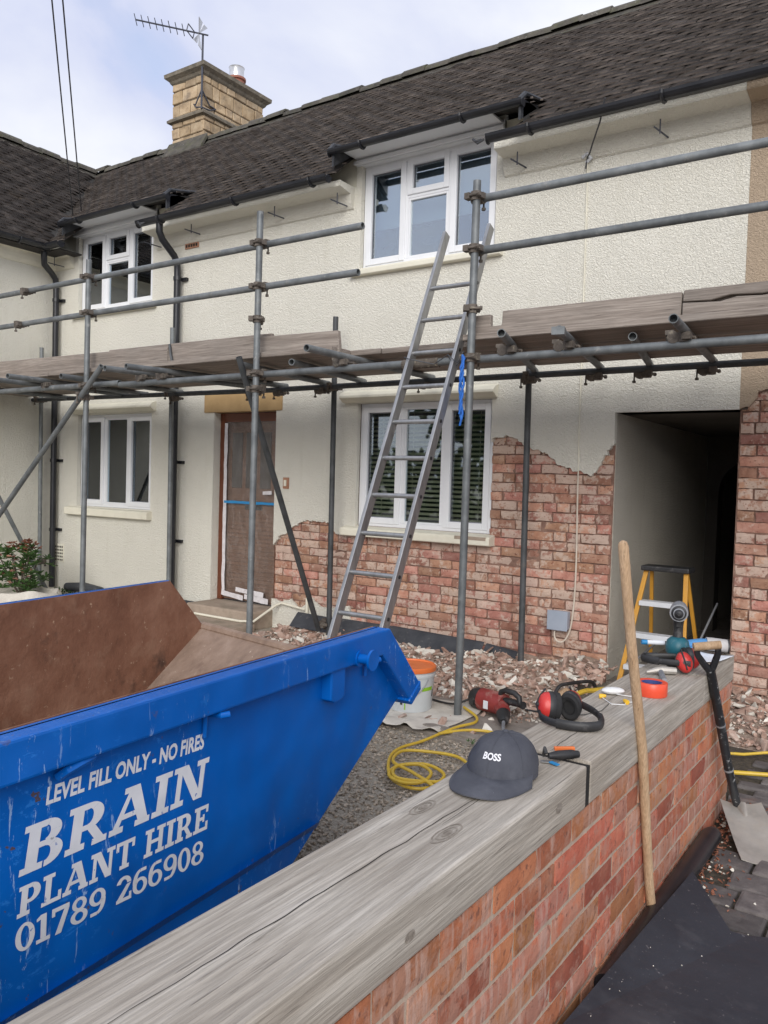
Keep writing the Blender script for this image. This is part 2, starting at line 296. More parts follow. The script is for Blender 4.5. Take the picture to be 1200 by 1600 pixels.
def glassy(name, tint, refl, rough=.02, diffuse=None):
    m = bpy.data.materials.new(name); m.use_nodes = True; n = m.node_tree; n.nodes.clear(); MATS[name] = m
    o = n.nodes.new('ShaderNodeOutputMaterial'); t = n.nodes.new('ShaderNodeBsdfTransparent'); t.inputs[0].default_value = tint+(1,)
    g = n.nodes.new('ShaderNodeBsdfGlossy'); g.inputs['Roughness'].default_value = rough; g.inputs[0].default_value = (.9, .95, 1, 1)
    lw = n.nodes.new('ShaderNodeFresnel'); lw.inputs[0].default_value = 1.5
    mx = n.nodes.new('ShaderNodeMixShader')
    n.links.new(math_(n, 'MULTIPLY_ADD', lw.outputs[0], .9, refl), mx.inputs[0])
    n.links.new(t.outputs[0], mx.inputs[1]); n.links.new(g.outputs[0], mx.inputs[2])
    last = mx.outputs[0]
    if diffuse:
        d = n.nodes.new('ShaderNodeBsdfDiffuse'); d.inputs[0].default_value = diffuse[0]+(1,)
        m2 = n.nodes.new('ShaderNodeMixShader')
        g2 = n.nodes.new('ShaderNodeNewGeometry'); mp_ = n.nodes.new('ShaderNodeMapping'); mp_.inputs['Scale'].default_value = (6, 6, 2)
        n.links.new(g2.outputs['Position'], mp_.inputs[0])
        n.links.new(ramp(n, tnoise(n, mp_.outputs[0], 2.5, 5, .7, 1.2), [(.45, (diffuse[1]*.3,)*3), (.7, (diffuse[1],)*3)]), m2.inputs[0])
        n.links.new(last, m2.inputs[1]); n.links.new(d.outputs[0], m2.inputs[2]); last = m2.outputs[0]
        bn = n.nodes.new('ShaderNodeBump'); bn.inputs['Strength'].default_value = .6; bn.inputs['Distance'].default_value = .03
        n.links.new(tnoise(n, mp_.outputs[0], 2.0, 4, .6, 1.5), bn.inputs['Height'])
        n.links.new(bn.outputs[0], g.inputs['Normal'])
    n.links.new(last, o.inputs[0]); return m
glassy('glass', (.80, .86, .86), .10)
glassy('plastic_film', (.90, .87, .84), .02, .25, ((.72, .66, .62), .16))
glassy('glass_upper', (.74, .82, .86), .26)

# ------------------------------------------------------------------ mesh helpers
def frame_from(d):
    d = Vector(d).normalized(); a = Vector((0, 0, 1)) if abs(d.z) < .9 else Vector((1, 0, 0))
    x = d.cross(a).normalized(); y = d.cross(x).normalized(); return x, y
def wpos(o):
    p = Vector((0, 0, 0))
    while o is not None: p += o.location; o = o.parent
    return p
def link(o, parent=None):
    COL.objects.link(o)
    if parent is not None: o.parent = parent
    return o
def tag(o, label=None, cat=None, group=None, kind=None):
    for k, v in (('label', label), ('category', cat), ('group', group), ('kind', kind)):
        if v: o[k] = v
    return o
def empty(name, loc=(0, 0, 0), rot=(0, 0, 0), label=None, cat=None, group=None, parent=None):
    o = bpy.data.objects.new(name, None); o.location = loc; o.rotation_euler = rot; o.empty_display_size = .05
    link(o, parent); return tag(o, label, cat, group)
class MB:
    def __init__(s): s.v = []; s.f = []
    def add(s, vs, fs):
        b = len(s.v); s.v += [Vector(x) for x in vs]; s.f += [tuple(i+b for i in q) for q in fs]; return s
    def box(s, x0, x1, y0, y1, z0, z1, M=None):
        vs = [Vector((x, y, z)) for x in (x0, x1) for y in (y0, y1) for z in (z0, z1)]
        if M: vs = [M @ q for q in vs]
        return s.add(vs, [(0, 1, 3, 2), (4, 6, 7, 5), (0, 4, 5, 1), (2, 3, 7, 6), (0, 2, 6, 4), (1, 5, 7, 3)])
    def tube(s, p0, p1, r, n=10, r2=None, caps=True, hollow=False):
        p0, p1 = Vector(p0), Vector(p1); x, y = frame_from(p1-p0); r2 = r if r2 is None else r2
        vs = []
        for p, rr in ((p0, r), (p1, r2)):
            vs += [p + x*math.cos(2*math.pi*i/n)*rr + y*math.sin(2*math.pi*i/n)*rr for i in range(n)]
        fs = [(i, (i+1) % n, n+(i+1) % n, n+i) for i in range(n)]
        if hollow:
            k = len(vs); d = (p1-p0).normalized()
            for p, rr, q in ((p0, r, d*.06), (p1, r2, -d*.06)):
                vs += [p + (x*math.cos(2*math.pi*i/n) + y*math.sin(2*math.pi*i/n))*rr*.82 for i in range(n)]
                vs += [p + q + (x*math.cos(2*math.pi*i/n) + y*math.sin(2*math.pi*i/n))*rr*.82 for i in range(n)]
            for e, base in ((0, k), (n, k+2*n)):
                for i in range(n):
                    j = (i+1) % n
                    fs += [(e+i, base+i, base+j, e+j), (base+i, base+n+i, base+n+j, base+j)]
                fs.append(tuple(base+n+i for i in range(n)))
        elif caps: fs += [tuple(range(n))[::-1], tuple(range(n, 2*n))]
        return s.add(vs, fs)
    def path(s, pts, r, n=8, closed=False, flat=None):
        pts = [Vector(p) for p in pts]; m = len(pts); vs = []; fs = []
        px = None
        for i, p in enumerate(pts):
            a = pts[i-1] if i else pts[0]; b = pts[i+1] if i < m-1 else pts[-1]
            d = (b-a).normalized()
            if px is None: x, y = frame_from(d)
            else:
                x = (px - d*px.dot(d)).normalized(); y = d.cross(x)
            px = x; rr = r[i] if isinstance(r, (list, tuple)) else r
            if flat:
                up = Vector(flat[0]); yy = (up - d*up.dot(d)).normalized(); xx = d.cross(yy)
                vs += [p + xx*math.cos(2*math.pi*(k+.5)/n)*flat[1] + yy*math.sin(2*math.pi*(k+.5)/n)*flat[2] for k in range(n)]
            else: vs += [p + x*math.cos(2*math.pi*k/n)*rr + y*math.sin(2*math.pi*k/n)*rr for k in range(n)]
        for i in range(m-1):
            fs += [(i*n+k, i*n+(k+1) % n, (i+1)*n+(k+1) % n, (i+1)*n+k) for k in range(n)]
        fs += [tuple(range(n))[::-1], tuple((m-1)*n+k for k in range(n))]
        return s.add(vs, fs)
    def lathe(s, prof, n=24, M=None, sx=1, sy=1):
        vs = []; fs = []
        for r, z in prof: vs += [Vector((r*sx*math.cos(2*math.pi*i/n), r*sy*math.sin(2*math.pi*i/n), z)) for i in range(n)]
        if M: vs = [M @ q for q in vs]
        for j in range(len(prof)-1):
            fs += [(j*n+i, j*n+(i+1) % n, (j+1)*n+(i+1) % n, (j+1)*n+i) for i in range(n)]
        if prof[0][0] > 1e-6: fs.append(tuple(range(n))[::-1])
        if prof[-1][0] > 1e-6: fs.append(tuple((len(prof)-1)*n+i for i in range(n)))
        return s.add(vs, fs)
    def poly(s, pts, vec):
        """extruded polygon"""
        pts = [Vector(p) for p in pts]; n = len(pts); vec = Vector(vec)
        vs = pts + [p+vec for p in pts]
        return s.add(vs, [tuple(range(n)), tuple(range(2*n-1, n-1, -1))] + [(i, i+n, (i+1) % n+n, (i+1) % n) for i in range(n)])
    def sheet(s, loops, vec):
        """tessellated polygon with holes, extruded"""
        tris = tessellate_polygon([[Vector(p) for p in l] for l in loops])
        flat = [Vector(p) for l in loops for p in l]; n = len(flat); vec = Vector(vec)
        fs = [tuple(t) for t in tris] + [tuple(i+n for i in reversed(t)) for t in tris]
        k = 0
        for l in loops:
            m = len(l); fs += [(k+i, k+(i+1) % m, k+(i+1) % m+n, k+i+n) for i in range(m)]; k += m
        return s.add(flat + [p+vec for p in flat], fs)
    def build(s, name, mat, parent=None, smooth=False, bevel=0, label=None, cat=None, group=None, kind=None, local=False, seg=2, origin=None):
        me = bpy.data.meshes.new(name)
        off = Vector((0, 0, 0))
        if parent is not None and not local: off = wpos(parent)
        if origin is not None: off = Vector(origin)
        me.from_pydata([tuple(q-off) for q in s.v], [], s.f)
        bm = bmesh.new(); bm.from_mesh(me); bmesh.ops.recalc_face_normals(bm, faces=bm.faces)
        if bevel:
            es = [e for e in bm.edges if len(e.link_faces) == 2 and e.calc_face_angle(0) > .5]
            bmesh.ops.bevel(bm, geom=es, offset=bevel, segments=seg, affect='EDGES', profile=.6, clamp_overlap=True)
        bm.to_mesh(me); bm.free()
        if smooth:
            me.polygons.foreach_set('use_smooth', [True]*len(me.polygons))
            me.set_sharp_from_angle(angle=R(42))
        me.materials.append(MATS[mat]); o = bpy.data.objects.new(name, me)
        if origin is not None: o.location = off - (wpos(parent) if parent is not None else Vector((0, 0, 0)))
        link(o, parent); return tag(o, label, cat, group, kind)
def inst(name, me, parent, loc, rot=None, scale=None):
    """loc is in world space; parents are never rotated here"""
    o = bpy.data.objects.new(name, me); o.location = Vector(loc) - (wpos(parent) if parent else Vector((0, 0, 0)))
    if rot is not None: o.rotation_euler = rot
    if scale is not None: o.scale = scale
    return link(o, parent)
def joined(name, items, mat, parent=None, **kw):
    """items: (verts Nx3 array, faces, 4x4 np matrix) -> one mesh"""
    V = []; F = []; b = 0
    for vs, fs, M in items:
        q = vs @ M[:3, :3].T + M[:3, 3]; V.append(q); F += [tuple(i+b for i in f) for f in fs]; b += len(vs)
    V = np.concatenate(V); off = np.array(wpos(parent)) if parent else np.zeros(3)
    me = bpy.data.meshes.new(name); me.from_pydata((V-off).tolist(), [], F); me.materials.append(MATS[mat])
    o = bpy.data.objects.new(name, me); link(o, parent); return tag(o, **kw)
def npm(loc, rot=(0, 0, 0), sc=1.0):
    M = np.eye(4); e = np.array(Euler(rot).to_matrix()); s = np.array(sc)*np.ones(3)
    M[:3, :3] = e * s[None, :]; M[:3, 3] = loc; return M
def fbm(x, y, z=0, s=1.0):
    return mnoise.noise(Vector((x*s, y*s, z*s)))
def inside(p, poly):
    x, y = p; c = False; n = len(poly)
    for i in range(n):
        x1, y1 = poly[i]; x2, y2 = poly[(i+1) % n]
        if (y1 > y) != (y2 > y) and x < (x2-x1)*(y-y1)/(y2-y1)+x1: c = not c
    return c
def rough_line(pts, amp, step=.02, seed=0):
    out = []
    for i in range(len(pts)-1):
        a, b = Vector(pts[i]), Vector(pts[i+1]); L = (b-a).length; m = max(1, int(L/step)); nrm = Vector((-(b-a).y, (b-a).x)).normalized() if L > 0 else Vector((0, 0))
        for k in range(m):
            p = a.lerp(b, k/m); h = (fbm(p.x*23+seed, p.y*23, seed) + .6*fbm(p.x*61, p.y*61+seed, seed))*amp if (i or k) else 0
            out.append((p.x+nrm.x*h, p.y+nrm.y*h))
    out.append(tuple(pts[-1])); return out
def proj(p):
    v = Vector(p)-CAM; z = v.dot(_f)
    if z < .1: return None
    return 600+1258.5*v.dot(_r)/z, 800-1258.5*v.dot(_u)/z, z
#@@SETTING
# ------------------------------------------------------------------ ground
g = MB().add([(-400, -400, -.012), (400, -400, -.012), (400, 400, -.012), (-400, 400, -.012)], [(0, 1, 2, 3)])
g.build('ground', 'gravel', kind='structure')

# ------------------------------------------------------------------ house
house = empty('terraced_house', (-5, 0, 0), label='cream rendered terraced house with dark tiled roof and stone chimney, brickwork half exposed', cat='house')
RAG1 = [(-5.41, .80), (-5.325, .892), (-5.219, .948), (-5.123, 1.016), (-5.019, 1.064), (-4.9, 1.065), (-4.729, 1.067), (-4.626, .971), (-4.52, .945)]
RAG2 = [(-3.05, 1.809), (-3.022, 1.835), (-2.92, 1.849), (-2.835, 1.839), (-2.777, 1.792), (-2.737, 1.757), (-2.649, 1.742), (-2.556, 1.717), (-2.517, 1.677), (-2.484, 1.633), (-2.42, 1.619), (-2.341, 1.576), (-2.29, 1.577), (-2.239, 1.563), (-2.203, 1.554), (-2.155, 1.588), (-2.118, 1.651), (-2.081, 1.709), (-2.049, 1.771), (-2.026, 1.79)]
DX0, DX1 = -6.28, -5.41; PX0, PX1 = -2.03, -1.17; PTOP = 2.02
WL = (-4.41, -3.05, 1.05, 2.16); W2 = (-8.63, -7.27, 1.06, 2.15); WU = (-4.44, -3.08, 3.38, 4.30); WU2 = (-8.66, -7.30, 3.38, 4.28)
outer = [(-9.1, -.1), (DX0, -.1), (DX0, 2.14), (DX1, 2.14)] + rough_line(RAG1, .024, .012, 1) + [(-4.46, .945), (WL[0], .97), (WL[0], WL[3]), (WL[1], WL[3])] + rough_line(RAG2, .024, .012, 2) + \
        [(PX0, PTOP), (PX1, PTOP), (PX1, 4.12)]
# raised bays over the upper windows, open at the top
outer += [(WU[1]+.06, 4.12), (WU[1]+.06, 4.45), (WU[0]-.06, 4.45), (WU[0]-.06, 4.12), (WU2[1]+.06, 4.12), (WU2[1]+.06, 4.45), (WU2[0]-.06, 4.45), (WU2[0]-.06, 4.12), (-9.1, 4.12)]
hole = lambda q: [(q[0], q[2]), (q[0], q[3]), (q[1], q[3]), (q[1], q[2])]
to3 = lambda l, y: [(p[0], y, p[1]) for p in l]
mb = MB().sheet([to3(outer, 0)] + [to3(hole(q), 0) for q in (W2, WU, WU2)], (0, .05, 0))
front = mb.build('front_wall', 'render_cream', house, label='cream roughcast render broken off in a ragged edge')
# leftover strip of render low on the wall
LOW = [(-5.41, .273), (-5.278, .253), (-5.155, .298), (-5.071, .214), (-4.991, .242), (-4.899, .33), (-4.793, .258), (-4.639, .263), (-4.454, .30), (-4.425, .139), (-4.263, .119), (-4.05, .10), (-3.777, .08), (-3.389, .085), (-3.0, .07), (-2.7, -.02)]
MB().sheet([to3(rough_line(LOW, .015, .02, 3) + [(-2.7, -.1), (-5.41, -.1)], -.004)], (0, .024, 0)).build('render_remnant', 'render_cream', house)
# neighbour's render above the brick right of the passage
RAGN = [(1.8, 2.2), (.4, 2.12), (-.5, 2.20), (-.9, 2.13), (-.996, 2.15), (-1.055, 2.136), (-1.072, 2.08), (-1.11, 2.038), (PX1+.001, 2.025)]
MB().sheet([to3(rough_line(RAGN, .016, .02, 5) + [(PX1+.001, 4.12), (1.8, 4.12)], 0)], (0, .022, 0)).build('neighbour_wall', 'render_beige', house, label='beige roughcast render of the adjoining house')
# backing behind brick and render (mortar), with openings
bo = [(-9.1, -.1), (DX0, -.1), (DX0, 2.14), (DX1, 2.14), (DX1, -.1), (PX0, -.1), (PX0, PTOP), (PX1, PTOP), (PX1, -.1), (1.8, -.1), (1.8, 4.12), (WU[1]+.02, 4.12), (WU[1]+.02, WU[2]-.02), (WU[0]-.02, WU[2]-.02), (WU[0]-.02, 4.12), (WU2[1]+.02, 4.12), (WU2[1]+.02, WU2[2]-.02), (WU2[0]-.02, WU2[2]-.02), (WU2[0]-.02, 4.12), (-9.1, 4.12)]
lw = (WL[0], WL[1], WL[2], WL[3])
back = MB().sheet([to3(bo, .044)] + [to3(hole(q), .044) for q in ((W2[0]-.02, W2[1]+.02, W2[2]-.02, W2[3]+.02), lw)], (0, .16, 0)).build('brick_wall', 'mortar_house', house, label='mortar bed of the exposed brick wall')

# bricks of the house wall, one by one
def brick_mesh(name, L, H, D, amp, mat, seed, nx=5, nz=3, edge=.005):
    rs = random.Random(seed); vs = []; fs = []
    for j in range(nz+1):
        for i in range(nx+1):
            x = -L/2+L*i/nx; z = -H/2+H*j/nz
            e = (i in (0, nx)) or (j in (0, nz))
            d = amp*rs.uniform(-1, 1)
            if rs.random() < .10: d += amp*2.4
            if e: d += edge*(.5 + rs.random())
            jt = min(.0035, amp*1.4); vs.append((x + rs.uniform(-jt, jt), d, z+rs.uniform(-jt, jt)))
    for j in range(nz):
        for i in range(nx):
            a = j*(nx+1)+i; fs.append((a, a+1, a+nx+2, a+nx+1))
    b = len(vs); ring = [i for i in range(nx+1)] + [(j+1)*(nx+1)-1 for j in range(1, nz+1)] + [nz*(nx+1)+i for i in range(nx-1, -1, -1)] + [j*(nx+1) for j in range(nz-1, 0, -1)]
    for k in ring: vs.append((vs[k][0], D, vs[k][2]))
    for k in range(len(ring)):
        k2 = (k+1) % len(ring); fs.append((ring[k], b+k, b+k2, ring[k2]))
    me = bpy.data.meshes.new(name); me.from_pydata(vs, [], fs); me.materials.append(MATS[mat])
    me.polygons.foreach_set('use_smooth', [False]*len(me.polygons)); return me
HB = [brick_mesh('house_brick', .215, .066, .05, .0022, 'brick_chipped', 100+i) for i in range(9)]
region = [(-5.41, -.1)] + RAG1 + [(-3.05, .945)] + RAG2 + [(PX0, -.1)]
def near_region(x, z):
    for dx in (-.1, 0, .1):
        for dz in (-.03, .0, .03):
            if inside((x+dx, z+dz), region): return True
    return False
def lay(x0, x1, z0, z1, test, parent, meshes, y, ch=.075, bl=.225, avoid=None):
    k = 0; z = z0
    while z < z1:
        off = (k % 2)*bl/2 + random.uniform(-.02, .02); x = x0 - off
        while x < x1:
            a, b = max(x, x0)+.005, min(x+bl, x1)-.005
            cz = z+ch/2
            if avoid and avoid[2]-.02 < cz < avoid[3]:
                if a < avoid[0] < b: b = avoid[0]
                elif a < avoid[1] < b: a = avoid[1]
                elif avoid[0] <= a and b <= avoid[1]: x += bl; continue
            if b-a > .035 and test((a+b)/2, cz):
                if b-a > .19 and random.random() < .10:
                    m = a+(b-a)*random.choice((.48, .5, .52)); segs = ((a, m-.005), (m+.005, b))
                else: segs = ((a, b),)
                for (p, q) in segs:
                    inst('brick', random.choice(meshes), parent, ((p+q)/2, y+random.uniform(-.004, .006)+(0.012 if random.random() < .1 else 0), cz+random.uniform(-.003, .003)),
                         (random.uniform(-.03, .03), random.uniform(-.012, .012), random.uniform(-.02, .02)), ((q-p-.004)/.215, 1, 1))
            x += bl
        z += ch; k += 1
lay(-5.41, PX0, -.02, 1.86, near_region, back, HB, .024, avoid=(WL[0], WL[1], .96, 2.2))
lay(PX1+.005, -.80, -.02, 2.16, lambda x, z: True, back, HB, .022)
far = MB().box(-.80, 1.8, .018, .03, -.1, 2.16).build('far_brickwork', 'brick_chipped', house)
# passage
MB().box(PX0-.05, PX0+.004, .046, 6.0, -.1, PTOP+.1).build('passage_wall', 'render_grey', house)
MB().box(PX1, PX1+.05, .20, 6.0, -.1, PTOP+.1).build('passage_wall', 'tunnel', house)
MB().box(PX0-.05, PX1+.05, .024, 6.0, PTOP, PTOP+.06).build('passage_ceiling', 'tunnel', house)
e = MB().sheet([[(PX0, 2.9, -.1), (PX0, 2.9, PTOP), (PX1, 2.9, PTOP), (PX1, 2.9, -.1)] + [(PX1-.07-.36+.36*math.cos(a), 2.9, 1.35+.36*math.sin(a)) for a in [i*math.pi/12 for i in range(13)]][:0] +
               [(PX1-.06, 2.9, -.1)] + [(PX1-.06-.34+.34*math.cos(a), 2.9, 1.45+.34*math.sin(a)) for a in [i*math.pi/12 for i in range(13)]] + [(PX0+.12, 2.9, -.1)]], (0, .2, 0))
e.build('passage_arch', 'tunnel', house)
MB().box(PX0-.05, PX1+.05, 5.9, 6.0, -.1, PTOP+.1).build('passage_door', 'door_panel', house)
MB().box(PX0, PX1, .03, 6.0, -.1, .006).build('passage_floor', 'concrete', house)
# rooms behind the glass
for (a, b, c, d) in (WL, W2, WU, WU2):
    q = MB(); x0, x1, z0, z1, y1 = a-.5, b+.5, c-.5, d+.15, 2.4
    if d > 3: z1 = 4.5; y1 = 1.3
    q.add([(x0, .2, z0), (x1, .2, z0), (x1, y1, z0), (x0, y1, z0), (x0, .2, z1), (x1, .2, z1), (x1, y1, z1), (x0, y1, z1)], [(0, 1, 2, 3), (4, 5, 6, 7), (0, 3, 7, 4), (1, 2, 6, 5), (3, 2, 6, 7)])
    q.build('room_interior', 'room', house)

# wing on the left
MB().box(-9.3, -9.1, -4.5, .19, -.1, 4.12).build('wing_wall', 'render_cream', house)
cove = [(0, 3.92), (-.018, 3.93), (-.040, 3.965), (-.055, 4.01), (-.06, 4.05), (-.22, 4.07), (-.22, 4.12), (0, 4.12)]
for x0, x1 in ((-7.22, WU[0]-.08), (WU[1]+.08, PX1-.002)):
    MB().poly([(x0, y-.001, z) for y, z in cove], (x1-x0, 0, 0)).build('eaves_cove', 'render_cream', house)
MB().poly([(PX1, y-.001, z) for y, z in cove], (3, 0, 0)).build('eaves_cove', 'render_beige', house)
MB().poly([(-9.098, y-.001, z) for y, z in cove], (.35, 0, 0)).build('eaves_cove', 'cream_smooth', house)
MB().poly([(-9.099-y, -4.5, z) for y, z in cove], (0, 4.498, 0)).build('eaves_cove', 'cream_smooth', house)

# ---- windows
def sash(parent, x0, x1, z0, z1, y, fw=.055, mat='upvc', glass='glass', opening=True):
    m = MB()
    if opening:
        fy = y-.022
        m.box(x0, x0+fw, fy, y+.03, z0, z1); m.box(x1-fw, x1, fy, y+.03, z0, z1)
        m.box(x0+fw, x1-fw, fy, y+.03, z0, z0+fw); m.box(x0+fw, x1-fw, fy, y+.03, z1-fw, z1)
        s = m.build('sash', mat, parent, bevel=.006)
        g_ = MB(); e = .007      # black gasket
        for a in ((x0+fw, x0+fw+e, z0+fw, z1-fw), (x1-fw-e, x1-fw, z0+fw, z1-fw), (x0+fw+e, x1-fw-e, z0+fw, z0+fw+e), (x0+fw+e, x1-fw-e, z1-fw-e, z1-fw)): g_.box(a[0], a[1], y+.004, y+.012, a[2], a[3])
        g_.build('gasket', 'upvc_gap', parent)
        gx0, gx1, gz0, gz1 = x0+fw, x1-fw, z0+fw, z1-fw
    else:
        b = .02; gx0, gx1, gz0, gz1 = x0+b, x1-b, z0+b, z1-b
        m.box(x0, x0+b, y-.006, y+.03, z0, z1); m.box(x1-b, x1, y-.006, y+.03, z0, z1); m.box(x0+b, x1-b, y-.006, y+.03, z0, z0+b); m.box(x0+b, x1-b, y-.006, y+.03, z1-b, z1)
        m.build('glazing_bead', mat, parent, bevel=.004)
    MB().box(gx0-.004, gx1+.004, y+.014, y+.018, gz0-.004, gz1+.004).build('pane', glass, parent)
def window(q, upper, label):
    x0, x1, z0, z1 = q; fw = .042; y = .062; W = x1-x0
    m = MB(); m.box(x0, x0+fw, y-.01, y+.06, z0, z1); m.box(x1-fw, x1, y-.01, y+.06, z0, z1); m.box(x0+fw, x1-fw, y-.01, y+.06, z0, z0+fw); m.box(x0+fw, x1-fw, y-.01, y+.06, z1-fw, z1)
    a, b = x0+W*.335, x0+W*.66
    for c in (a, b): m.box(c-.02, c+.02, y-.008, y+.06, z0+fw, z1-fw)
    gl = 'glass_upper' if upper else 'glass'
    if upper: zt = z0+(z1-z0)*.63; m.box(a+.02, b-.02, y-.008, y+.06, zt-.018, zt+.018)
    win = m.build('window', 'upvc', house, bevel=.005, label=label)
    sash(win, x0+fw-.014, a-.006, z0+fw-.014, z1-fw+.014, y, glass=gl)
    sash(win, b+.006, x1-fw+.014, z0+fw-.014, z1-fw+.014, y, glass=gl)
    if upper:
        sash(win, a+.012, b-.012, zt+.008, z1-fw+.014, y, glass=gl, fw=.05); sash(win, a+.02, b-.02, z0+fw, zt-.018, y, opening=False, glass=gl)
    else: sash(win, a+.02, b-.02, z0+fw, z1-fw, y, opening=False, glass=gl)
    MB().box(b+.03, b+.045, y+.05, y+.07, (z0+z1)/2-.09, (z0+z1)/2+.03).build('handle', 'upvc', win, bevel=.003)
    return win
window(WL, False, 'white ground floor window above the bared brick with blinds inside')
window(W2, False, 'white three pane ground floor window at the left')
window(WU, True, 'white upper window above the ladder')
window(WU2, True, 'white upper window at the left under the eaves')
# added pale panel imitating sky reflected in the upper panes, then wire ornaments
for q in (WU,):
    MB().box(q[0]-.1, q[1]+.1, .24, .25, q[2]+.40, q[3]+.08).build('reflected_sky_panel', 'pale_matte', house)
for dx in (.13, .56):
    cur = MB()
    for ph in (0, 1): cur.path([(WU[0]+dx+.30*t/14, .17, WU[2]+.20+.035*math.sin(t/14*math.pi*2+ph*math.pi)) for t in range(15)], .004, 5)
    cur.build('wire_ornament', 'antenna_metal', house)
# sills and hoods
def sill(x0, x1, z0, z1, d, mat='cream_smooth', dy=.0):
    MB().poly([(x0, .05, z1), (x0, -d+.012, z1-.02), (x0, -d, z1-.035), (x0, -d, z0+.008), (x0, -d+.01, z0), (x0, .05, z0)], (x1-x0, 0, 0)).build('window_sill', mat, house, bevel=.006)
sill(-4.53, -3.0, .955, 1.05, .075); sill(-8.78, -7.24, .95, 1.06, .075); sill(WU[0]-.08, WU[1]+.08, 3.305, 3.385, .06); sill(WU2[0]-.08, WU2[1]+.08, 3.305, 3.385, .06)
MB().box(-3.32, -3.03, -.0775, -.004, 1.0, 1.0275, None).build('bare_sill_patch', 'step_stone', house)
for x0, x1 in ((-4.57, -3.0), (-8.70, -7.2)):
    MB().poly([(x0, .0, 2.28), (x0, -.055, 2.255), (x0, -.085, 2.225), (x0, -.085, 2.205), (x0, -.03, 2.17), (x0, .0, 2.165)], (x1-x0, 0, 0)).build('window_hood', 'cream_smooth', house, bevel=.004)
# fascia over the upper windows
for q in (WU, WU2):
    MB().box(q[0]-.06, q[1]+.06, -.012, .10, q[3]-.006, 4.385).build('fascia', 'upvc', house, bevel=.004)
    MB().box(q[0]-.07, q[1]+.07, -.045, -.013, q[3]+.003, q[3]+.035).build('fascia_strip', 'upvc', house, bevel=.008)
    MB().box(q[0]-.05, q[1]+.05, -.24, -.013, 4.352, 4.366).build('soffit', 'upvc', house)
# door
MB().box(-6.42, -5.33, -.012, .10, 2.125, 2.31).build('lintel', 'lintel_stone', house, bevel=.006)
MB().box(DX0-.002, DX0+.004, .0, .2, .17, 2.12).build('door_reveal', 'render_cream', house)
dr = MB(); yd = .12
dr.box(DX0+.005, DX0+.07, yd-.03, yd+.08, .17, 2.12); dr.box(DX1-.06, DX1, yd-.03, yd+.08, .17, 2.12); dr.box(DX0+.07, DX1-.06, yd-.03, yd+.08, 2.03, 2.12)
door = dr.build('door', 'door_brown', house, bevel=.006, label='brown front door taped over with clear plastic film')
MB().box(DX0+.07, DX1-.06, yd+.01, yd+.055, .18, 2.03).build('door_panel', 'door_panel', door)
for i in range(3): MB().box(DX0+.16+i*.20, DX0+.30+i*.20, yd-.004, yd+.01, 1.35, 1.92).build('door_light', 'room', door, bevel=.004)
for i in range(26): MB().box(DX0+.10, DX1-.09, yd+.002, yd+.0095, .25+i*.042, .25+i*.042+.034).build('door_board', 'door_panel', door)
MB().box(DX0+.36, DX0+.60, yd-.008, yd+.002, 1.13, 1.17).build('letter_plate', 'dark_print', door, bevel=.004)
film = MB(); nx, nz = 26, 40
fv = [(DX0+.085+(DX1-DX0-.15)*i/nx, yd-.026+.008*fbm(i*.31, j*.17, 4)+.004*fbm(i*.9, j*.2, 9), .20+1.83*j/nz) for j in range(nz+1) for i in range(nx+1)]
film.add(fv, [(j*(nx+1)+i, j*(nx+1)+i+1, (j+1)*(nx+1)+i+1, (j+1)*(nx+1)+i) for j in range(nz) for i in range(nx)])
film.build('plastic_film', 'plastic_film', door, smooth=True)
def strip(pts, wd, name, mat, parent, y0):
    m = MB(); n_ = len(pts)
    vs = []
    for i, (x, z) in enumerate(pts):
        a = Vector(pts[max(0, i-1)]); b = Vector(pts[min(n_-1, i+1)]); t = (b-a).normalized(); nn = Vector((-t.y, t.x))*wd/2*(1+.25*fbm(x*9, z*9))
        vs += [(x+nn.x, y0, z+nn.y), (x-nn.x, y0, z-nn.y), (x-nn.x, y0+.003, z-nn.y), (x+nn.x, y0+.003, z+nn.y)]
    fs = []
    for i in range(n_-1):
        for k in range(4): fs.append((4*i+k, 4*i+(k+1) % 4, 4*i+4+(k+1) % 4, 4*i+4+k))
    fs += [(0, 1, 2, 3), tuple(4*(n_-1)+k for k in range(4))]
    m.add(vs, fs); return m.build(name, mat, parent)
strip([(DX0+.10+.01*fbm(k*.5, 1), .22+k*.072) for k in range(26)], .045, 'masking_tape', 'masking_white', door, yd-.040)
strip([(DX0+.10+k*.03, .245-.003*k) for k in range(11)], .05, 'masking_tape', 'masking_white', door, yd-.046)
strip([(DX0+.42+k*.03, .235-.002*k) for k in range(12)], .055, 'masking_tape', 'masking_white', door, yd-.046)
strip([(DX0+.30+k*.03, .30-.002*k) for k in range(14)], .045, 'masking_tape', 'masking_white', door, yd-.052)
strip([(DX0+.09+k*.03, 1.20-.004*fbm(k*.3, 3)) for k in range(25)], .026, 'blue_tape', 'tape_blue', door, yd-.041)
strip([(DX0+.64+k*.03, 1.305+.01*k/5) for k in range(5)], .035, 'masking_tape', 'masking_white', door, yd-.041)
MB().box(DX0-.03, DX1+.02, -.30, yd+.03, -.02, .165).build('door_step', 'step_stone', house, bevel=.02)
MB().box(DX0-.10, DX1+.08, -.95, -.305, -.02, .06).build('lower_step', 'step_stone', house, bevel=.02)
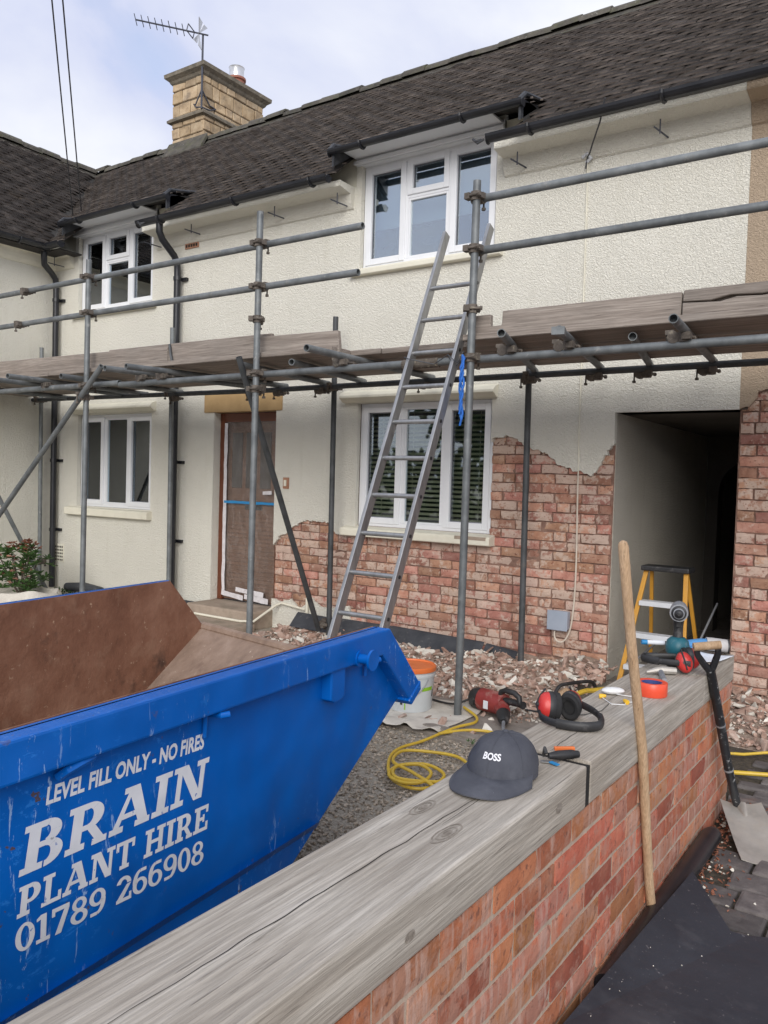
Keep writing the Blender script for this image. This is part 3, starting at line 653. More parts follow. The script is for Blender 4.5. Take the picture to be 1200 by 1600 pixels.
# bell push, vents
MB().box(-5.29, -5.22, -.012, .0, 1.36, 1.47).box(-5.283, -5.227, -.014, -.0121, 1.368, 1.462).build('bell_patch', 'terracotta', house, bevel=.002)
MB().box(-5.27, -5.24, -.026, -.0145, 1.385, 1.445).build('bell_push', 'cream_smooth', house, bevel=.004)
v_ = MB(); v_.box(-6.77, -6.56, -.012, .0, 3.87, 4.07)
vent = v_.build('air_brick', 'terracotta', house, bevel=.004)
for i in range(5):
    for j in range(4): MB().box(-6.755+i*.038, -6.755+i*.038+.026, -.0135, -.0125, 3.885+j*.045, 3.885+j*.045+.03).build('slot', 'gap_dark', vent)
v_ = MB().box(-9.09, -8.87, -.010, .0, .35, .57).build('air_brick', 'cream_smooth', house, bevel=.004)
for i in range(6):
    for j in range(5): MB().box(-9.075+i*.034, -9.075+i*.034+.022, -.0115, -.0105, .365+j*.04, .365+j*.04+.022).build('slot', 'gap_dark', v_)

# ------------------------------------------------------------------ roof
EY, EZ, TAN = -.33, 4.15, .86
RY = 2.0; RZ = EZ+TAN*(RY-EY); XV = -8.8        # valley starts at (XV, EY)
XJ = XV-(RY-EY)
th = math.atan(TAN)
XR = 2.2
dk = MB()
main = [(XV, EY, EZ), (XR, EY, EZ), (XR, RY, RZ), (XJ, RY, RZ)]
bays = [(WU[0]-.08, WU[1]+.36), (-8.50, WU2[1]+.62)]
BT = .30; BZ = 4.355; YM = EY + (BZ-EZ)/(TAN-BT)
zr = lambda y: EZ+TAN*(y-EY)
# deck in strips so that the bays stay open below YM
xs = [XV, bays[1][0], bays[1][1], bays[0][0], bays[0][1], XR]
down = Vector((0, 0, -.03))
for i in range(5):
    a, b = xs[i], xs[i+1]; y0 = YM if i in (1, 3) else EY+.03
    dk.add([Vector(p)+down for p in ((a, y0, zr(y0)), (b, y0, zr(y0)), (b, RY, RZ), (a, RY, RZ))], [(0, 1, 2, 3)])
dk.add([Vector(p)+down for p in ((XV, EY, EZ), (XV, RY, RZ), (XJ, RY, RZ))], [(0, 1, 2)])
for a, b in bays:
    dk.add([Vector(p)+down for p in ((a, EY+.03, BZ+BT*.03), (b, EY+.03, BZ+BT*.03), (b, YM, zr(YM)), (a, YM, zr(YM)))], [(0, 1, 2, 3)])
    for x in (a, b): dk.add([Vector(p)+down for p in ((x, EY+.03, EZ+.026), (x, EY+.03, BZ+BT*.03), (x, YM, zr(YM)))], [(0, 1, 2)])
dk.add([Vector(p)+down for p in ((XV, EY, EZ), (XV, -5.2, EZ), (XJ, -5.2, RZ), (XJ, RY, RZ))], [(0, 1, 2, 3)])
dk.add([Vector(p)+down for p in ((XJ, RY, RZ), (XR, RY, RZ), (XR, RY+2.4, RZ-2.4*TAN), (XJ, RY+2.4, RZ-2.4*TAN))], [(0, 1, 2, 3)])
dk.add([Vector(p)+down for p in ((XJ, -5.2, RZ), (XJ, RY, RZ), (XJ-2.4, RY, RZ-2.4*TAN), (XJ-2.4, -5.2, RZ-2.4*TAN))], [(0, 1, 2, 3)])
roof = dk.build('roof', 'roof_deck', house)
TW, TG = .19, .094
def tile_geo(seed):
    rs = random.Random(seed); n_ = 4; vs = []; L = .145
    for y in (0, L):
        for i in range(n_+1):
            x = -TW*.485+TW*.97*i/n_; c = .008*(1-(2*i/n_-1)**2)+(rs.uniform(-.001, .001) if y == 0 else 0)
            vs.append((x, y + (rs.uniform(-.002, .002) if y == 0 else 0), c+(.0165 if y == 0 else -.001)))
    for i in range(n_+1): vs.append((vs[i][0], vs[i][1]+.002, vs[i][2]-.0135))
    m = n_+1
    fs = [(i, i+1, m+i+1, m+i) for i in range(n_)] + [(2*m+i, 2*m+i+1, i+1, i) for i in range(n_)] + [(0, m, 2*m), (n_, 2*m+n_, 2*n_+1)]
    me = bpy.data.meshes.new('roof_tile'); me.from_pydata(vs, [], fs); me.materials.append(MATS['roof_tile']); me.materials.append(MATS['roof_tile_edge_lit'])
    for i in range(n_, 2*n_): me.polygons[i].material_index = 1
    return np.array(vs), fs, me
TG_ = [tile_geo(300+i) for i in range(8)]
tiles = []
def lay_tiles(org, ev, uv, len_e, rows, test):
    ev, uv = Vector(ev).normalized(), Vector(uv).normalized(); nv = ev.cross(uv)
    if nv.z < 0: nv = -nv
    for r_ in range(rows):
        s0 = (r_ % 2)*TW/2
        for c_ in range(int(len_e/TW)+2):
            p = Vector(org) + ev*(c_*TW+s0-TW/2+random.uniform(-.006, .006)) + uv*(r_*TG+random.uniform(-.003, .003))
            if not test(p): continue
            ang = random.uniform(-.014, .014); e2 = (ev*math.cos(ang)+uv*math.sin(ang)); u2 = nv.cross(e2) if nv.cross(e2).dot(uv) > 0 else -nv.cross(e2)
            tl = random.uniform(-.018, .02) + (.05 if random.random() < .03 else 0); u3 = (u2*math.cos(tl)+nv*math.sin(tl)); n3 = e2.cross(u3)
            sag = .02*fbm(p.x*.7, p.y*.9, 2)
            M = np.eye(4); M[:3, 0] = e2; M[:3, 1] = u3; M[:3, 2] = n3 if n3.z > 0 else -n3; M[:3, 3] = p + nv*(sag-.012+random.uniform(0, .002))
            tiles.append((random.randrange(8), M, p))
inbay = lambda x, m=0: any(a-m < x < b+m for a, b in bays)
sl = math.hypot(1, TAN)
lay_tiles((XJ, EY, EZ), (1, 0, 0), (0, 1, TAN), XR-XJ, int((RY-EY)*sl/TG)+1, lambda p: p.y < RY and p.x > XV-(p.y-EY) and not (inbay(p.x) and p.y < YM-.03))
for a, b in bays:
    ln = math.hypot(YM-EY, zr(YM)-BZ)
    lay_tiles((a+.05, EY, BZ), (1, 0, 0), (0, 1, BT), b-a-.1, int(ln/TG)+1, lambda p, a=a, b=b: a < p.x < b and p.y < YM+.02)
lay_tiles((XV, RY, EZ), (0, -1, 0), (-1, 0, TAN), 6.2, int((RY-EY)*sl/TG)+1, lambda p: p.y < EY+(XV-p.x)+.02 and p.x > XJ)
def tsize(t):
    q = proj(t[2])
    if q is None or not (-15 < q[0] < 1215 and -15 < q[1] < 1615): return 1e9
    return q[2]
tiles.sort(key=tsize)
for k, M, p in tiles[:300]:
    o = bpy.data.objects.new('tile', TG_[k][2]); link(o, roof)
    Mw = Matrix(M.tolist()); Mw.translation -= wpos(roof); o.matrix_local = Mw
joined('tile_field', [(TG_[k][0], TG_[k][1], M) for k, M, p in tiles[300:]], 'roof_tile', roof, kind='stuff')
tf = [o for o in roof.children if o.name.startswith('tile_field')][0].data; tf.materials.append(MATS['roof_tile_edge_lit'])
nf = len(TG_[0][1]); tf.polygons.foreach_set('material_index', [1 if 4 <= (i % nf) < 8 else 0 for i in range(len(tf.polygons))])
def half_round(L, r, seed):
    rs = random.Random(seed); n_ = 7; vs = []
    for x in (0, L):
        for rr in (r, r-.02):
            for i in range(n_): a = math.pi*i/(n_-1); vs.append((x, -rr*1.15*math.cos(a), rr*math.sin(a)-.05))
    fs = []
    for i in range(n_-1):
        fs += [(i, i+1, 2*n_+i+1, 2*n_+i), (i, n_+i, n_+i+1, i+1), (2*n_+i, 2*n_+i+1, 3*n_+i+1, 3*n_+i)]
    me = bpy.data.meshes.new('ridge_tile'); me.from_pydata(vs, [], fs); me.materials.append(MATS['ridge_tile']); return me
RT = [half_round(.31, .095+.006*i, i) for i in range(3)]
MB().poly([(XJ-.05, RY-.16, RZ-.16*TAN), (XJ-.05, RY, RZ+.03), (XJ-.05, RY+.16, RZ-.16*TAN)], (XR-XJ+.05, 0, 0)).build('ridge_bedding', 'ridge_tile', roof)
MB().poly([(XJ-.16, RY+.05, RZ-.16*TAN), (XJ, RY+.05, RZ+.03), (XJ+.16, RY+.05, RZ-.16*TAN)], (0, -7, 0)).build('ridge_bedding', 'ridge_tile', roof)
x = XJ
while x < XR:
    inst('ridge_tile', random.choice(RT), roof, (x, RY, RZ+.0+random.uniform(-.012, .012)), (random.uniform(-.03, .03), random.uniform(-.03, .03), random.uniform(-.02, .02))); x += .305
y = RY-.1
while y > -2.4:
    inst('ridge_tile', random.choice(RT), roof, (XJ, y, RZ+random.uniform(-.012, .012)), (random.uniform(-.03, .03), random.uniform(-.03, .03), -math.pi/2+random.uniform(-.02, .02))); y -= .305
# gutters
def gutter(p0, p1, r=.052, name='gutter', brackets=1.0, hang=(0, -1, 0)):
    p0, p1 = Vector(p0), Vector(p1); d = (p1-p0).normalized(); h = Vector(hang); n_ = 9; m = MB(); vs = []
    for p in (p0, p1):
        for rr in (r, r-.006):
            for i in range(n_): a = math.pi*i/(n_-1); vs.append(p + h*(math.cos(a)*rr) - Vector((0, 0, 1))*math.sin(a)*rr)
    fs = []
    for i in range(n_-1): fs += [(i, i+1, 2*n_+i+1, 2*n_+i), (n_+i, 3*n_+i, 3*n_+i+1, n_+i+1), (i, n_+i, n_+i+1, i+1), (2*n_+i, 2*n_+i+1, 3*n_+i+1, 3*n_+i)]
    m.add(vs, fs)
    for p in (p0, p1): m.tube(p-d*.004-Vector((0, 0, .028)), p+d*.004-Vector((0, 0, .028)), r*.72, 10)
    gt = m.build(name, 'black_plastic', house)
    L = (p1-p0).length; k = .35
    while k < L:
        q = p0+d*k; b = MB()
        b.path([q+h*(math.cos(a)*(r+.008))-Vector((0, 0, 1))*math.sin(a)*(r+.008) for a in [i*math.pi/8 for i in range(9)]], .012, 6)
        b.build('bracket', 'black_plastic', gt); k += brackets*random.uniform(.9, 1.1)
    return gt
gz = EZ-.035
gutter((bays[1][1]-.42, EY-.03, gz), (bays[0][0]-.02, EY-.03, gz)); gutter((bays[0][1]-.26, EY-.03, gz), (2.2, EY-.03, gz))
gutter((bays[0][0]-.02, EY-.02, BZ-.025), (bays[0][1]+.02, EY-.02, BZ-.025), .042); gutter((bays[1][0]-.02, EY-.02, BZ-.025), (bays[1][1]+.02, EY-.02, BZ-.025), .042)
gutter((XV+.03, -5.0, gz), (XV+.03, EY, gz), hang=(1, 0, 0)); gutter((XV+.0, EY-.03, gz-.001), (bays[1][0]+.02, EY-.03, gz-.001), .057)
gz_ = EZ-.035
for a, b in bays:   # lead cheeks where the raised eaves meet the roof
    for x, s in ((a, -1), (b, 1)):
        MB().path([(x, EY-.05, BZ-.04), (x+.012*s, EY+.02, BZ+.03), (x+.01*s, EY+.22, BZ+BT*.22+.01), (x, EY+.5, BZ+BT*.5+.005), (x-.01*s, YM-.1, zr(YM-.1)+.015)], [.022, .022, .020, .018, .012], 8).build('lead_roll', 'lead', house, smooth=True)
        MB().poly([(x-.02*s, EY-.01, EZ+.04), (x-.02*s, EY-.01, BZ), (x-.02*s, YM-.1, zr(YM-.1)), (x-.02*s, EY+.25, zr(EY+.25))], (.02*s, 0, 0)).build('lead_cheek', 'lead', house)
    for k in range(2):
        MB().path([(b-.30+k*.02, EY-.06, gz_-.03), (b-.33+.02*k, EY-.10, gz_-.05-.02*k), (b-.36, EY-.08+.02*k, gz_-.02)], .010, 5).build('roof_felt', 'lead', house)
# wall spikes left by the old fixings
for (x, z) in ((-8.93, 3.97), (-7.16, 3.96), (-6.52, 4.0), (-5.36, 3.98), (-4.60, 3.97), (-2.83, 3.97), (-1.74, 3.97)):
    m = MB(); m.tube((x, -.15, z+.07), (x, -.15, z-.03), .005, 6); m.tube((x-.02, -.22, z-.005), (x+.03, .0, z-.02), .006, 6); m.build('gutter_spike', 'antenna_metal', house)
# downpipes
def pipe(pts, r, name='downpipe'):
    return MB().path(pts, r, 10).build(name, 'black_plastic', house, smooth=True)
d1 = pipe([(-8.86, -.33, gz-.04), (-8.86, -.33, 3.98), (-8.90, -.30, 3.92), (-8.985, -.15, 3.86), (-9.0, -.085, 3.80), (-9.0, -.075, 3.7), (-9.0, -.075, .04)], .036)
d2 = pipe([(-6.80, -.33, gz-.04), (-6.80, -.33, 3.98), (-6.80, -.29, 3.91), (-6.80, -.13, 3.78), (-6.80, -.085, 3.71), (-6.80, -.08, 3.6), (-6.80, -.08, .04)], .036)
for d, x, y in ((d1, -9.0, -.075), (d2, -6.8, -.08)):
    for z in (.75, 1.6, 2.72, 3.55):
        m = MB(); m.tube((x, y, z-.02), (x, y, z+.02), .043, 12); m.box(x-.01, x+.085, -.035, -.001, z-.016, z+.016); m.build('pipe_clip', 'black_plastic', d)
for a, b in ((-9.1, WU2[0]-.062), (WU2[1]+.062, WU[0]-.062), (WU[1]+.062, 2.2)): MB().box(a, b, .02, .05, 4.121, zr(0)-.05).build('wall_head', 'cream_smooth', house)
# dark loft behind the eaves
lf = MB()
for a, b in ((-11.6, WU2[0]-.06), (WU2[1]+.06, WU[0]-.06), (WU[1]+.06, 2.2)): lf.box(a, b, .03, 4.4, 4.125, 4.14)
lf.box(-11.6, -9.1, -5.2, .03, 4.125, 4.14); lf.box(-9.1, -8.80, -5.2, -.30, 4.055, 4.07); lf.box(-9.1, -8.60, -.30, .0, 4.056, 4.071)
lf.build('loft_floor', 'roof_deck', house)
# cables and cracks on the wall
MB().path([(-2.312, -.012, 3.92), (-2.311, -.008, 3.6), (-2.308, -.007, 2.9), (-2.300, -.008, 1.80), (-2.296, .004, 1.5)], .005, 6).build('wall_cable', 'cream_smooth', house)
MB().path([(-2.06, EY-.05, 4.17), (-2.12, -.30, 4.05), (-2.22, -.16, 3.98), (-2.28, -.06, 3.95), (-2.31, -.03, 3.93), (-2.32, -.03, 3.85)], .006, 6).build('aerial_lead', 'wire', house)
MB().path([(-2.35, -.025, 3.94), (-2.31, -.035, 3.96), (-2.28, -.03, 3.92), (-2.32, -.02, 3.90)], .014, 6).build('cable_clip', 'pale_matte', house)
MB().path([(-4.93, -.03, .0), (-4.93, -.03, .33)], .014, 8).build('waste_pipe', 'cream_smooth', house)
MB().path([(-6.15, -.33, .075), (-5.5, -.34, .075), (-5.36, -.30, .085), (-5.30, -.06, .22), (-5.25, -.03, .245), (-4.95, -.03, .215)], .012, 8).build('waste_pipe', 'cream_smooth', house)

# ------------------------------------------------------------------ chimney
CX0, CX1, CY0, CY1 = -9.27, -8.63, 1.88, 3.06
ch = MB().box(CX0+.012, CX1-.012, CY0+.012, CY1-.012, 5.3, 7.03)
chim = ch.build('chimney', 'chimney_joint', house, label='square stone chimney with moulded cap')
def stones(face):
    W_ = (CX1-CX0) if face == 'f' else (CY1-CY0)
    z = 5.42 if face == 'r' else 5.75
    while z < 6.98:
        h = random.choice((.12, .15, .18, .2)); h = min(h, 7.0-z)
        if h < .05: break
        t = 0
        while t < W_-.01:
            l = random.uniform(.13, .30); l = l if W_-t-l > .09 else W_-t
            j = .006; dp = random.uniform(.0, .012)
            hh = h if random.random() > .3 else h*.97
            if face == 'f': m = MB().box(CX0+t+j, CX0+t+l-j, CY0-dp, CY0+.06, z+j, z+hh-j)
            else: m = MB().box(CX1-.06, CX1+dp, CY0+t+j, CY0+t+l-j, z+j, z+hh-j)
            for i, q in enumerate(m.v): m.v[i] = q+Vector((random.uniform(-.006, .006), random.uniform(-.006, .006), random.uniform(-.007, .007)))
            m.build('stone', 'chimney_stone', chim, bevel=.008, seg=1); t += l
        z += h
stones('f'); stones('r')
def band(z, prof, name):
    m = MB()
    for k in range(len(prof)-1):
        (o0, z0), (o1, z1) = prof[k], prof[k+1]; vs = []
        for o, zz in ((o0, z0), (o1, z1)): vs += [(CX0-o, CY0-o, z+zz), (CX1+o, CY0-o, z+zz), (CX1+o, CY1+o, z+zz), (CX0-o, CY1+o, z+zz)]
        m.add(vs, [(i, (i+1) % 4, 4+(i+1) % 4, 4+i) for i in range(4)])
    n_ = len(m.v); m.f += [(n_-4, n_-3, n_-2, n_-1), (3, 2, 1, 0)]
    return m.build(name, 'chimney_cap', chim, label=None)
band(6.44, [(-.01, 0), (.05, .02), (.055, .05), (.02, .085), (-.01, .09)], 'string_course')
band(6.98, [(-.01, 0), (.02, .03), (.035, .06), (.085, .10), (.09, .15), (.03, .18), (-.06, .215)], 'chimney_cap')
MB().lathe([(.30, 0), (.26, .05), (.10, .09), (0, .10)], 14, Matrix.Translation((-8.95, 2.3, 7.17)), 1, 1.2).build('flaunching', 'chimney_cap', chim)
MB().lathe([(.13, 0), (.135, .03), (.12, .05), (.115, .16), (.14, .17), (.14, .20), (.115, .21)], 18, Matrix.Translation((-8.86, 2.72, 7.14))).build('chimney_pot', 'pot', chim, smooth=True)
MB().lathe([(.108, 0), (.108, .13), (.118, .15), (.105, .155), (.10, .02)], 18, Matrix.Translation((-8.86, 2.72, 7.345))).build('pot_cowl', 'pot_metal', chim, smooth=True)
for s in range(9):
    t = s/8; MB().box(CX1-.01, CX1+.09, CY0-.12+t*.02, CY0+.10, 5.66+.09*s-.02, 5.66+.09*s+.05, None).build('flashing', 'chimney_cap', chim, bevel=.01) if s < 4 else None
fl = MB().poly([(CX0-.05, CY0-.13, zr(CY0-.13)+.02), (CX1+.10, CY0-.13, zr(CY0-.13)+.02), (CX1+.10, CY0-.005, zr(CY0)+.13), (CX0-.05, CY0-.005, zr(CY0)+.13)], (0, .004, -.06)).build('flashing', 'ridge_tile', chim)
# television aerial
an = empty('television_aerial', (-8.60, 1.82, 6.60), label='thin dark television aerial strapped to the chimney corner', cat='aerial')
MB().tube((-8.60, 1.82, 6.50), (-8.60, 1.82, 7.50), .014, 8).build('mast', 'antenna_metal', an)
br = MB(); br.path([(-8.80, 1.86, 6.62), (-8.72, 1.82, 6.58), (-8.60, 1.82, 6.76)], .010, 6); br.path([(-8.60, 1.82, 6.76), (-8.61, 1.98, 6.60), (-8.62, 2.10, 6.60)], .010, 6)
br.path([(-8.80, 1.86, 6.62), (-8.70, 1.82, 6.54), (-8.60, 1.82, 6.52), (-8.61, 1.98, 6.54), (-8.62, 2.10, 6.60)], .010, 6); br.build('bracket', 'antenna_metal', an)
B0 = Vector((-8.52, 1.84, 7.47)); B1 = Vector((-9.50, 1.40, 7.76)); bd = (B1-B0).normalized(); el = Vector((0, 0, 1)).cross(bd).normalized(); eu = bd.cross(el)
MB().tube(B0, B1, .011, 6).build('boom', 'antenna_metal', an)
for k in range(8):
    p = B0.lerp(B1, .34+.66*k/7); q = (el*.6+Vector((0, 0, 1))*.8).normalized(); MB().tube(p-q*.075, p+q*.075, .006, 6).build('element', 'antenna_metal', an)
p = B0.lerp(B1, .24); MB().path([p-el*.10-eu*.04, p-el*.10+eu*.05, p+el*.10+eu*.05, p+el*.10-eu*.04, p-el*.10-eu*.04], .008, 6).build('dipole', 'antenna_metal', an)
p = B0.lerp(B1, .12); m = MB()
for s in (-1, 1):
    m.poly([p, p+el*.02+eu*.14*s-bd*.02, p+el*.14+eu*.15*s-bd*.02], bd*.008); m.poly([p, p-el*.02+eu*.14*s-bd*.02, p-el*.14+eu*.15*s-bd*.02], bd*.008)
m.build('reflector', 'pot_metal', an)
# overhead wires coming down to the eaves
for P0, P1, lab in (((-8.35, -.30, 4.40), (-6.146, -2.0, 5.295), 'left one of the two thin overhead wires coming down to the eaves'), ((-8.19, -.30, 4.43), (-5.996, -2.0, 5.248), 'right one of the two thin overhead wires coming down to the eaves')):
    P0, P1 = Vector(P0), Vector(P1); MB().path([P0+(P1-P0)*(.25*i)+Vector((0, 0, .012*((.25*i-.5)**2-.25))) for i in range(29)], .0065, 6).build('overhead_wire', 'wire', None, label=lab, cat='wire', group='overhead wires')
#@@OBJECTS
# ------------------------------------------------------------------ scaffold
sc = empty('scaffold', (-5, -1, 0), label='steel tube scaffold with timber boards along the front of the house', cat='scaffold')
TR = .0242
def tubep(name, p0, p1, mat='steel_tube', r=TR): return MB().tube(p0, p1, r, 14, hollow=True).build(name, mat, sc, smooth=True)
OY, IY = -1.55, -.25
for x, zt, z0, dx in ((-2.408, 3.29, .02, .012), (-4.20, 3.40, .02, .012), (-6.25, 3.32, .02, .02), (.6, 3.3, .02, 0), (-8.4, 3.3, .02, 0)):
    tubep('standard', (x-dx/2, OY, z0), (x+dx/2, OY, zt))
    MB().box(x-.075, x+.075, OY-.075, OY+.075, .012, .02).build('base_plate', 'coupler_rust', sc)
for x, zt in ((-2.61, 2.40), (-4.49, 2.905), (-6.65, 2.99), (-9.0, 2.95), (.3, 2.9)):
    tubep('standard', (x+.01, IY, .02), (x-.01, IY, zt), 'steel_dark' if x > -5 and x < -2 else 'steel_tube')
# guard rails, ledgers
RYI = -1.50
for x0, x1, z in ((-9.2, -3.293, 3.173), (-9.2, -3.319, 2.866), (-2.46, 1.2, 3.197), (-2.46, 1.2, 2.883)): tubep('guard_rail', (x0, RYI, z), (x1, RYI, z))
for x0, x1, z in ((-9.4, -5.85, 2.232), (-5.845, -2.85, 2.220), (-2.70, 1.2, 2.222)): tubep('ledger', (x0, RYI, z), (x1, RYI, z+.004))
MB().tube((-2.93, RYI, 2.22), (-2.66, RYI, 2.22), .031, 14).build('sleeve', 'coupler_rust', sc)
tubep('ledger', (-9.4, -.30, 2.322), (-5.35, -.30, 2.282), 'steel_dark'); tubep('ledger', (-5.4, -.302, 2.281), (1.2, -.30, 2.292), 'steel_dark')
# transoms
TZ = 2.285
for x0, y0, x1, y1, flat in ((-2.053, -1.85, -2.58, -.22, 0), (-1.735, -1.80, -2.07, -.22, 1), (-1.128, -1.83, -1.30, -.2, 0), (-1.45, -1.45, -1.72, -.22, 0), (-3.395, -1.93, -3.50, -.2, 0), (-5.563, -1.86, -5.45, -.2, 0), (-5.298, -1.86, -5.1, -.2, 0),
                              (-4.35, -1.55, -4.6, -.2, 0), (-6.4, -1.7, -6.55, -.2, 0), (-6.9, -1.9, -7.1, -.2, 0), (-7.3, -1.9, -7.4, -.2, 0), (-8.2, -1.8, -8.4, -.2, 0), (-.4, -1.8, -.5, -.2, 0), (-3.9, -1.5, -4.2, -.2, 0)):
    t = tubep('transom', (x0, y0, TZ+.012), (x1, y1, TZ+.04 if y1 > -.25 else TZ+.03))
    if flat:
        d = (Vector((x1, y1, 0))-Vector((x0, y0, 0))).normalized(); p = Vector((x0, y0, TZ+.012)); s_ = Vector((d.y, -d.x, 0))
        MB().add([p+d*.10+s_*.02+Vector((0, 0, .02)), p+d*.10-s_*.02+Vector((0, 0, .02)), p+d*.10-s_*.02-Vector((0, 0, .02)), p+d*.10+s_*.02-Vector((0, 0, .02)),
                  p-d*.03+s_*.035+Vector((0, 0, .012)), p-d*.03-s_*.035+Vector((0, 0, .012)), p-d*.03-s_*.035-Vector((0, 0, .03)), p-d*.03+s_*.035-Vector((0, 0, .03))],
                 [(0, 1, 5, 4), (1, 2, 6, 5), (2, 3, 7, 6), (3, 0, 4, 7), (4, 5, 6, 7), (0, 3, 2, 1)]).build('flattened_end', 'steel_tube', sc)
# braces
tubep('brace', (-5.95, -1.61, 2.37), (-7.85, -1.61, .735)); tubep('brace', (-8.84, -1.56, 2.42), (-8.72, -.33, .06))
tubep('brace', (-4.31, -1.62, 2.34), (-4.55, -.31, .11), 'steel_dark')
# couplers
def coupler_mesh(seed, mat):
    rs = random.Random(seed); m = MB()
    m.tube((0, 0, -.026), (0, 0, .026), .033, 10); m.tube((-.026, .05, 0), (.026, .05, 0), .033, 10); m.box(-.022, .022, .0, .05, -.024, .024)
    m.tube((-.03, -.038, .0), (.055, -.038, 0), .007, 6); m.tube((.045, -.038, -.0), (.058, -.038, 0), .014, 6); m.box(-.055, -.02, -.045, .0, -.018, .018)
    m.tube((0, .088, -.05), (0, .088, .035), .006, 6); m.tube((0, .088, -.06), (0, .088, -.045), .013, 6); m.box(-.018, .018, .05, .095, .016, .04); m.box(.018, .05, -.02, .03, -.015, .015)
    o = m.build('tmp', mat); me = o.data; bpy.data.objects.remove(o); me.name = 'coupler'; return me
CM = [coupler_mesh(i, 'coupler_rust') for i in range(2)]
def coup(x, y, z, rz=0, rx=0, k=0): inst('coupler', CM[k], sc, (x, y, z), (rx, 0, rz))
for x in (-2.408, -4.20, -6.25):
    for z in (3.175 if x < -3 else 3.197, 2.862 if x < -3 else 2.883, 2.225): coup(x, OY, z, random.choice((0, .1, -.1)))
coup(-4.2, OY, 2.11); coup(-2.408, OY, 2.52, .6); coup(-4.2, OY, 2.62, .5); coup(-6.25, OY, 2.12, math.pi)
for x, z in ((-2.61, 2.272), (-4.49, 2.276), (-6.65, 2.30), (-9.0, 2.315)): coup(x, IY, z, math.pi)
for x, y in ((-2.58, -.30), (-2.07, -.30), (-1.72, -.30), (-1.30, -.30), (-3.50, -.30), (-5.45, -.30), (-5.10, -.3), (-4.6, -.3), (-6.55, -.3)): coup(x, y+.02, 2.255, math.pi/2, 0, 1)
for x in (-2.16, -1.80, -1.16, -3.42, -5.53, -5.27, -6.9): coup(x, RYI-.0, 2.262, math.pi/2, 0, 1)
coup(-7.25, RYI-.01, 3.165, 1.57); coup(-7.35, RYI-.01, 2.86, 1.57); coup(-4.53, -.29, .16, .4); coup(-8.98, IY, .36, .3)
# boards underfoot
bz = 2.345
ya = [-1.40, -1.17, -.94, -.71, -.48]
for i, y in enumerate(ya):
    cuts = [-9.4, -6.9+.37*(i % 3), -3.52+(0 if i == 0 else .25*(i % 2)), -2.50+.12*(i % 2), -.2+.3*(i % 3), 1.3]
    for k in range(5):
        if i == 0 and k == 2: continue
        jz = random.uniform(-.004, .006)
        MB().box(cuts[k]+.006, cuts[k+1]-.006, y-.108, y+.108, bz+jz, bz+jz+.038).build('plank', 'board_timber', sc, bevel=.004, seg=1)
# toe boards on edge
def toe(pts, y, label=None):
    return MB().poly([(x, y, z) for x, z in pts], (0, .036, 0)).build('toe_board', 'board_timber', sc, bevel=.004, seg=1, label=label)
ty = -1.445
toe([(-9.4, 2.35), (-5.31, 2.345), (-5.31, 2.515), (-6.1, 2.528), (-9.4, 2.56)], ty)
toe([(-5.30, 2.345), (-3.51, 2.35), (-3.528, 2.503), (-4.4, 2.517), (-5.30, 2.525)], ty)
toe([(-6.15, 2.36), (-4.2, 2.36), (-4.2, 2.545), (-6.15, 2.552)], ty+.05)
toe([(-2.455, 2.345), (-1.20, 2.345), (-1.195, 2.515), (-2.255, 2.515), (-2.258, 2.43), (-2.335, 2.428), (-2.335, 2.502), (-2.452, 2.502)], ty)
toe([(-1.19, 2.350), (1.2, 2.36), (1.2, 2.475), (-.55, 2.47), (-.80, 2.455), (-.92, 2.462), (-1.0, 2.444), (-1.19, 2.455)], ty-.004, 'split toe board')
toe([(-1.19, 2.462), (-1.05, 2.455), (-.95, 2.474), (-.80, 2.466), (-.6, 2.478), (1.2, 2.482), (1.2, 2.535), (-1.185, 2.522)], ty-.002, 'splintered upper half of the split toe board')
toe([(-1.25, 2.36), (1.2, 2.36), (1.2, 2.50), (-1.25, 2.49)], ty+.045)  # unseen backing board, added so the split in front reads dark
MB().path([(-5.27, ty-.012, 2.53), (-5.25, ty-.014, 2.44), (-5.22, ty-.012, 2.345)], .012, 6).build('board_strap', 'steel_dark', sc)

# ------------------------------------------------------------------ ladder
LXL, LXR = -2.838, -2.505
lad = empty('ladder', ((LXL+LXR)/2, -2.535, 0), label='aluminium ladder leaning on the scaffold in front of the window', cat='ladder')
lz = lambda t: Vector((0, -2.535+1.372*t, 3.14*t))
for x in (LXL, LXR):
    a, b = lz(0), lz(1); d = (b-a).normalized(); nn = Vector((0, -d.z, d.y)); m = MB()
    prof = [(-.012, -.032), (.012, -.032), (.012, .032), (-.012, .032)]
    vs = [p+Vector((x+u, 0, 0))+nn*v for p in (a, b) for u, v in prof]
    m.add(vs, [(0, 1, 2, 3), (4, 7, 6, 5)] + [(i, (i+1) % 4, 4+(i+1) % 4, 4+i) for i in range(4)]); st = m.build('stile', 'aluminium', lad, bevel=.004)
    MB().box(x-.018, x+.018, -2.575, -2.495, .0, .05).build('foot', 'plastic_black', st, bevel=.006)
for k in range(12):
    t = (.22+k*.248)/3.14*.915+.012
    if t > .985: break
    p = lz(t); rg = MB().tube((LXL-.008, p.y, p.z), (LXR+.008, p.y, p.z), .0145, 10).build('rung', 'aluminium', lad, smooth=True)
    MB().tube((LXR+.0125, p.y, p.z), (LXR+.016, p.y, p.z), .011, 10).tube((LXL-.016, p.y, p.z), (LXL-.0125, p.y, p.z), .011, 10).build('rivet', 'plastic_black', rg)
rp = empty('blue_rope', (-2.45, -1.6, 2.2), label='frayed blue rope tying the ladder to the scaffold tube', cat='rope')
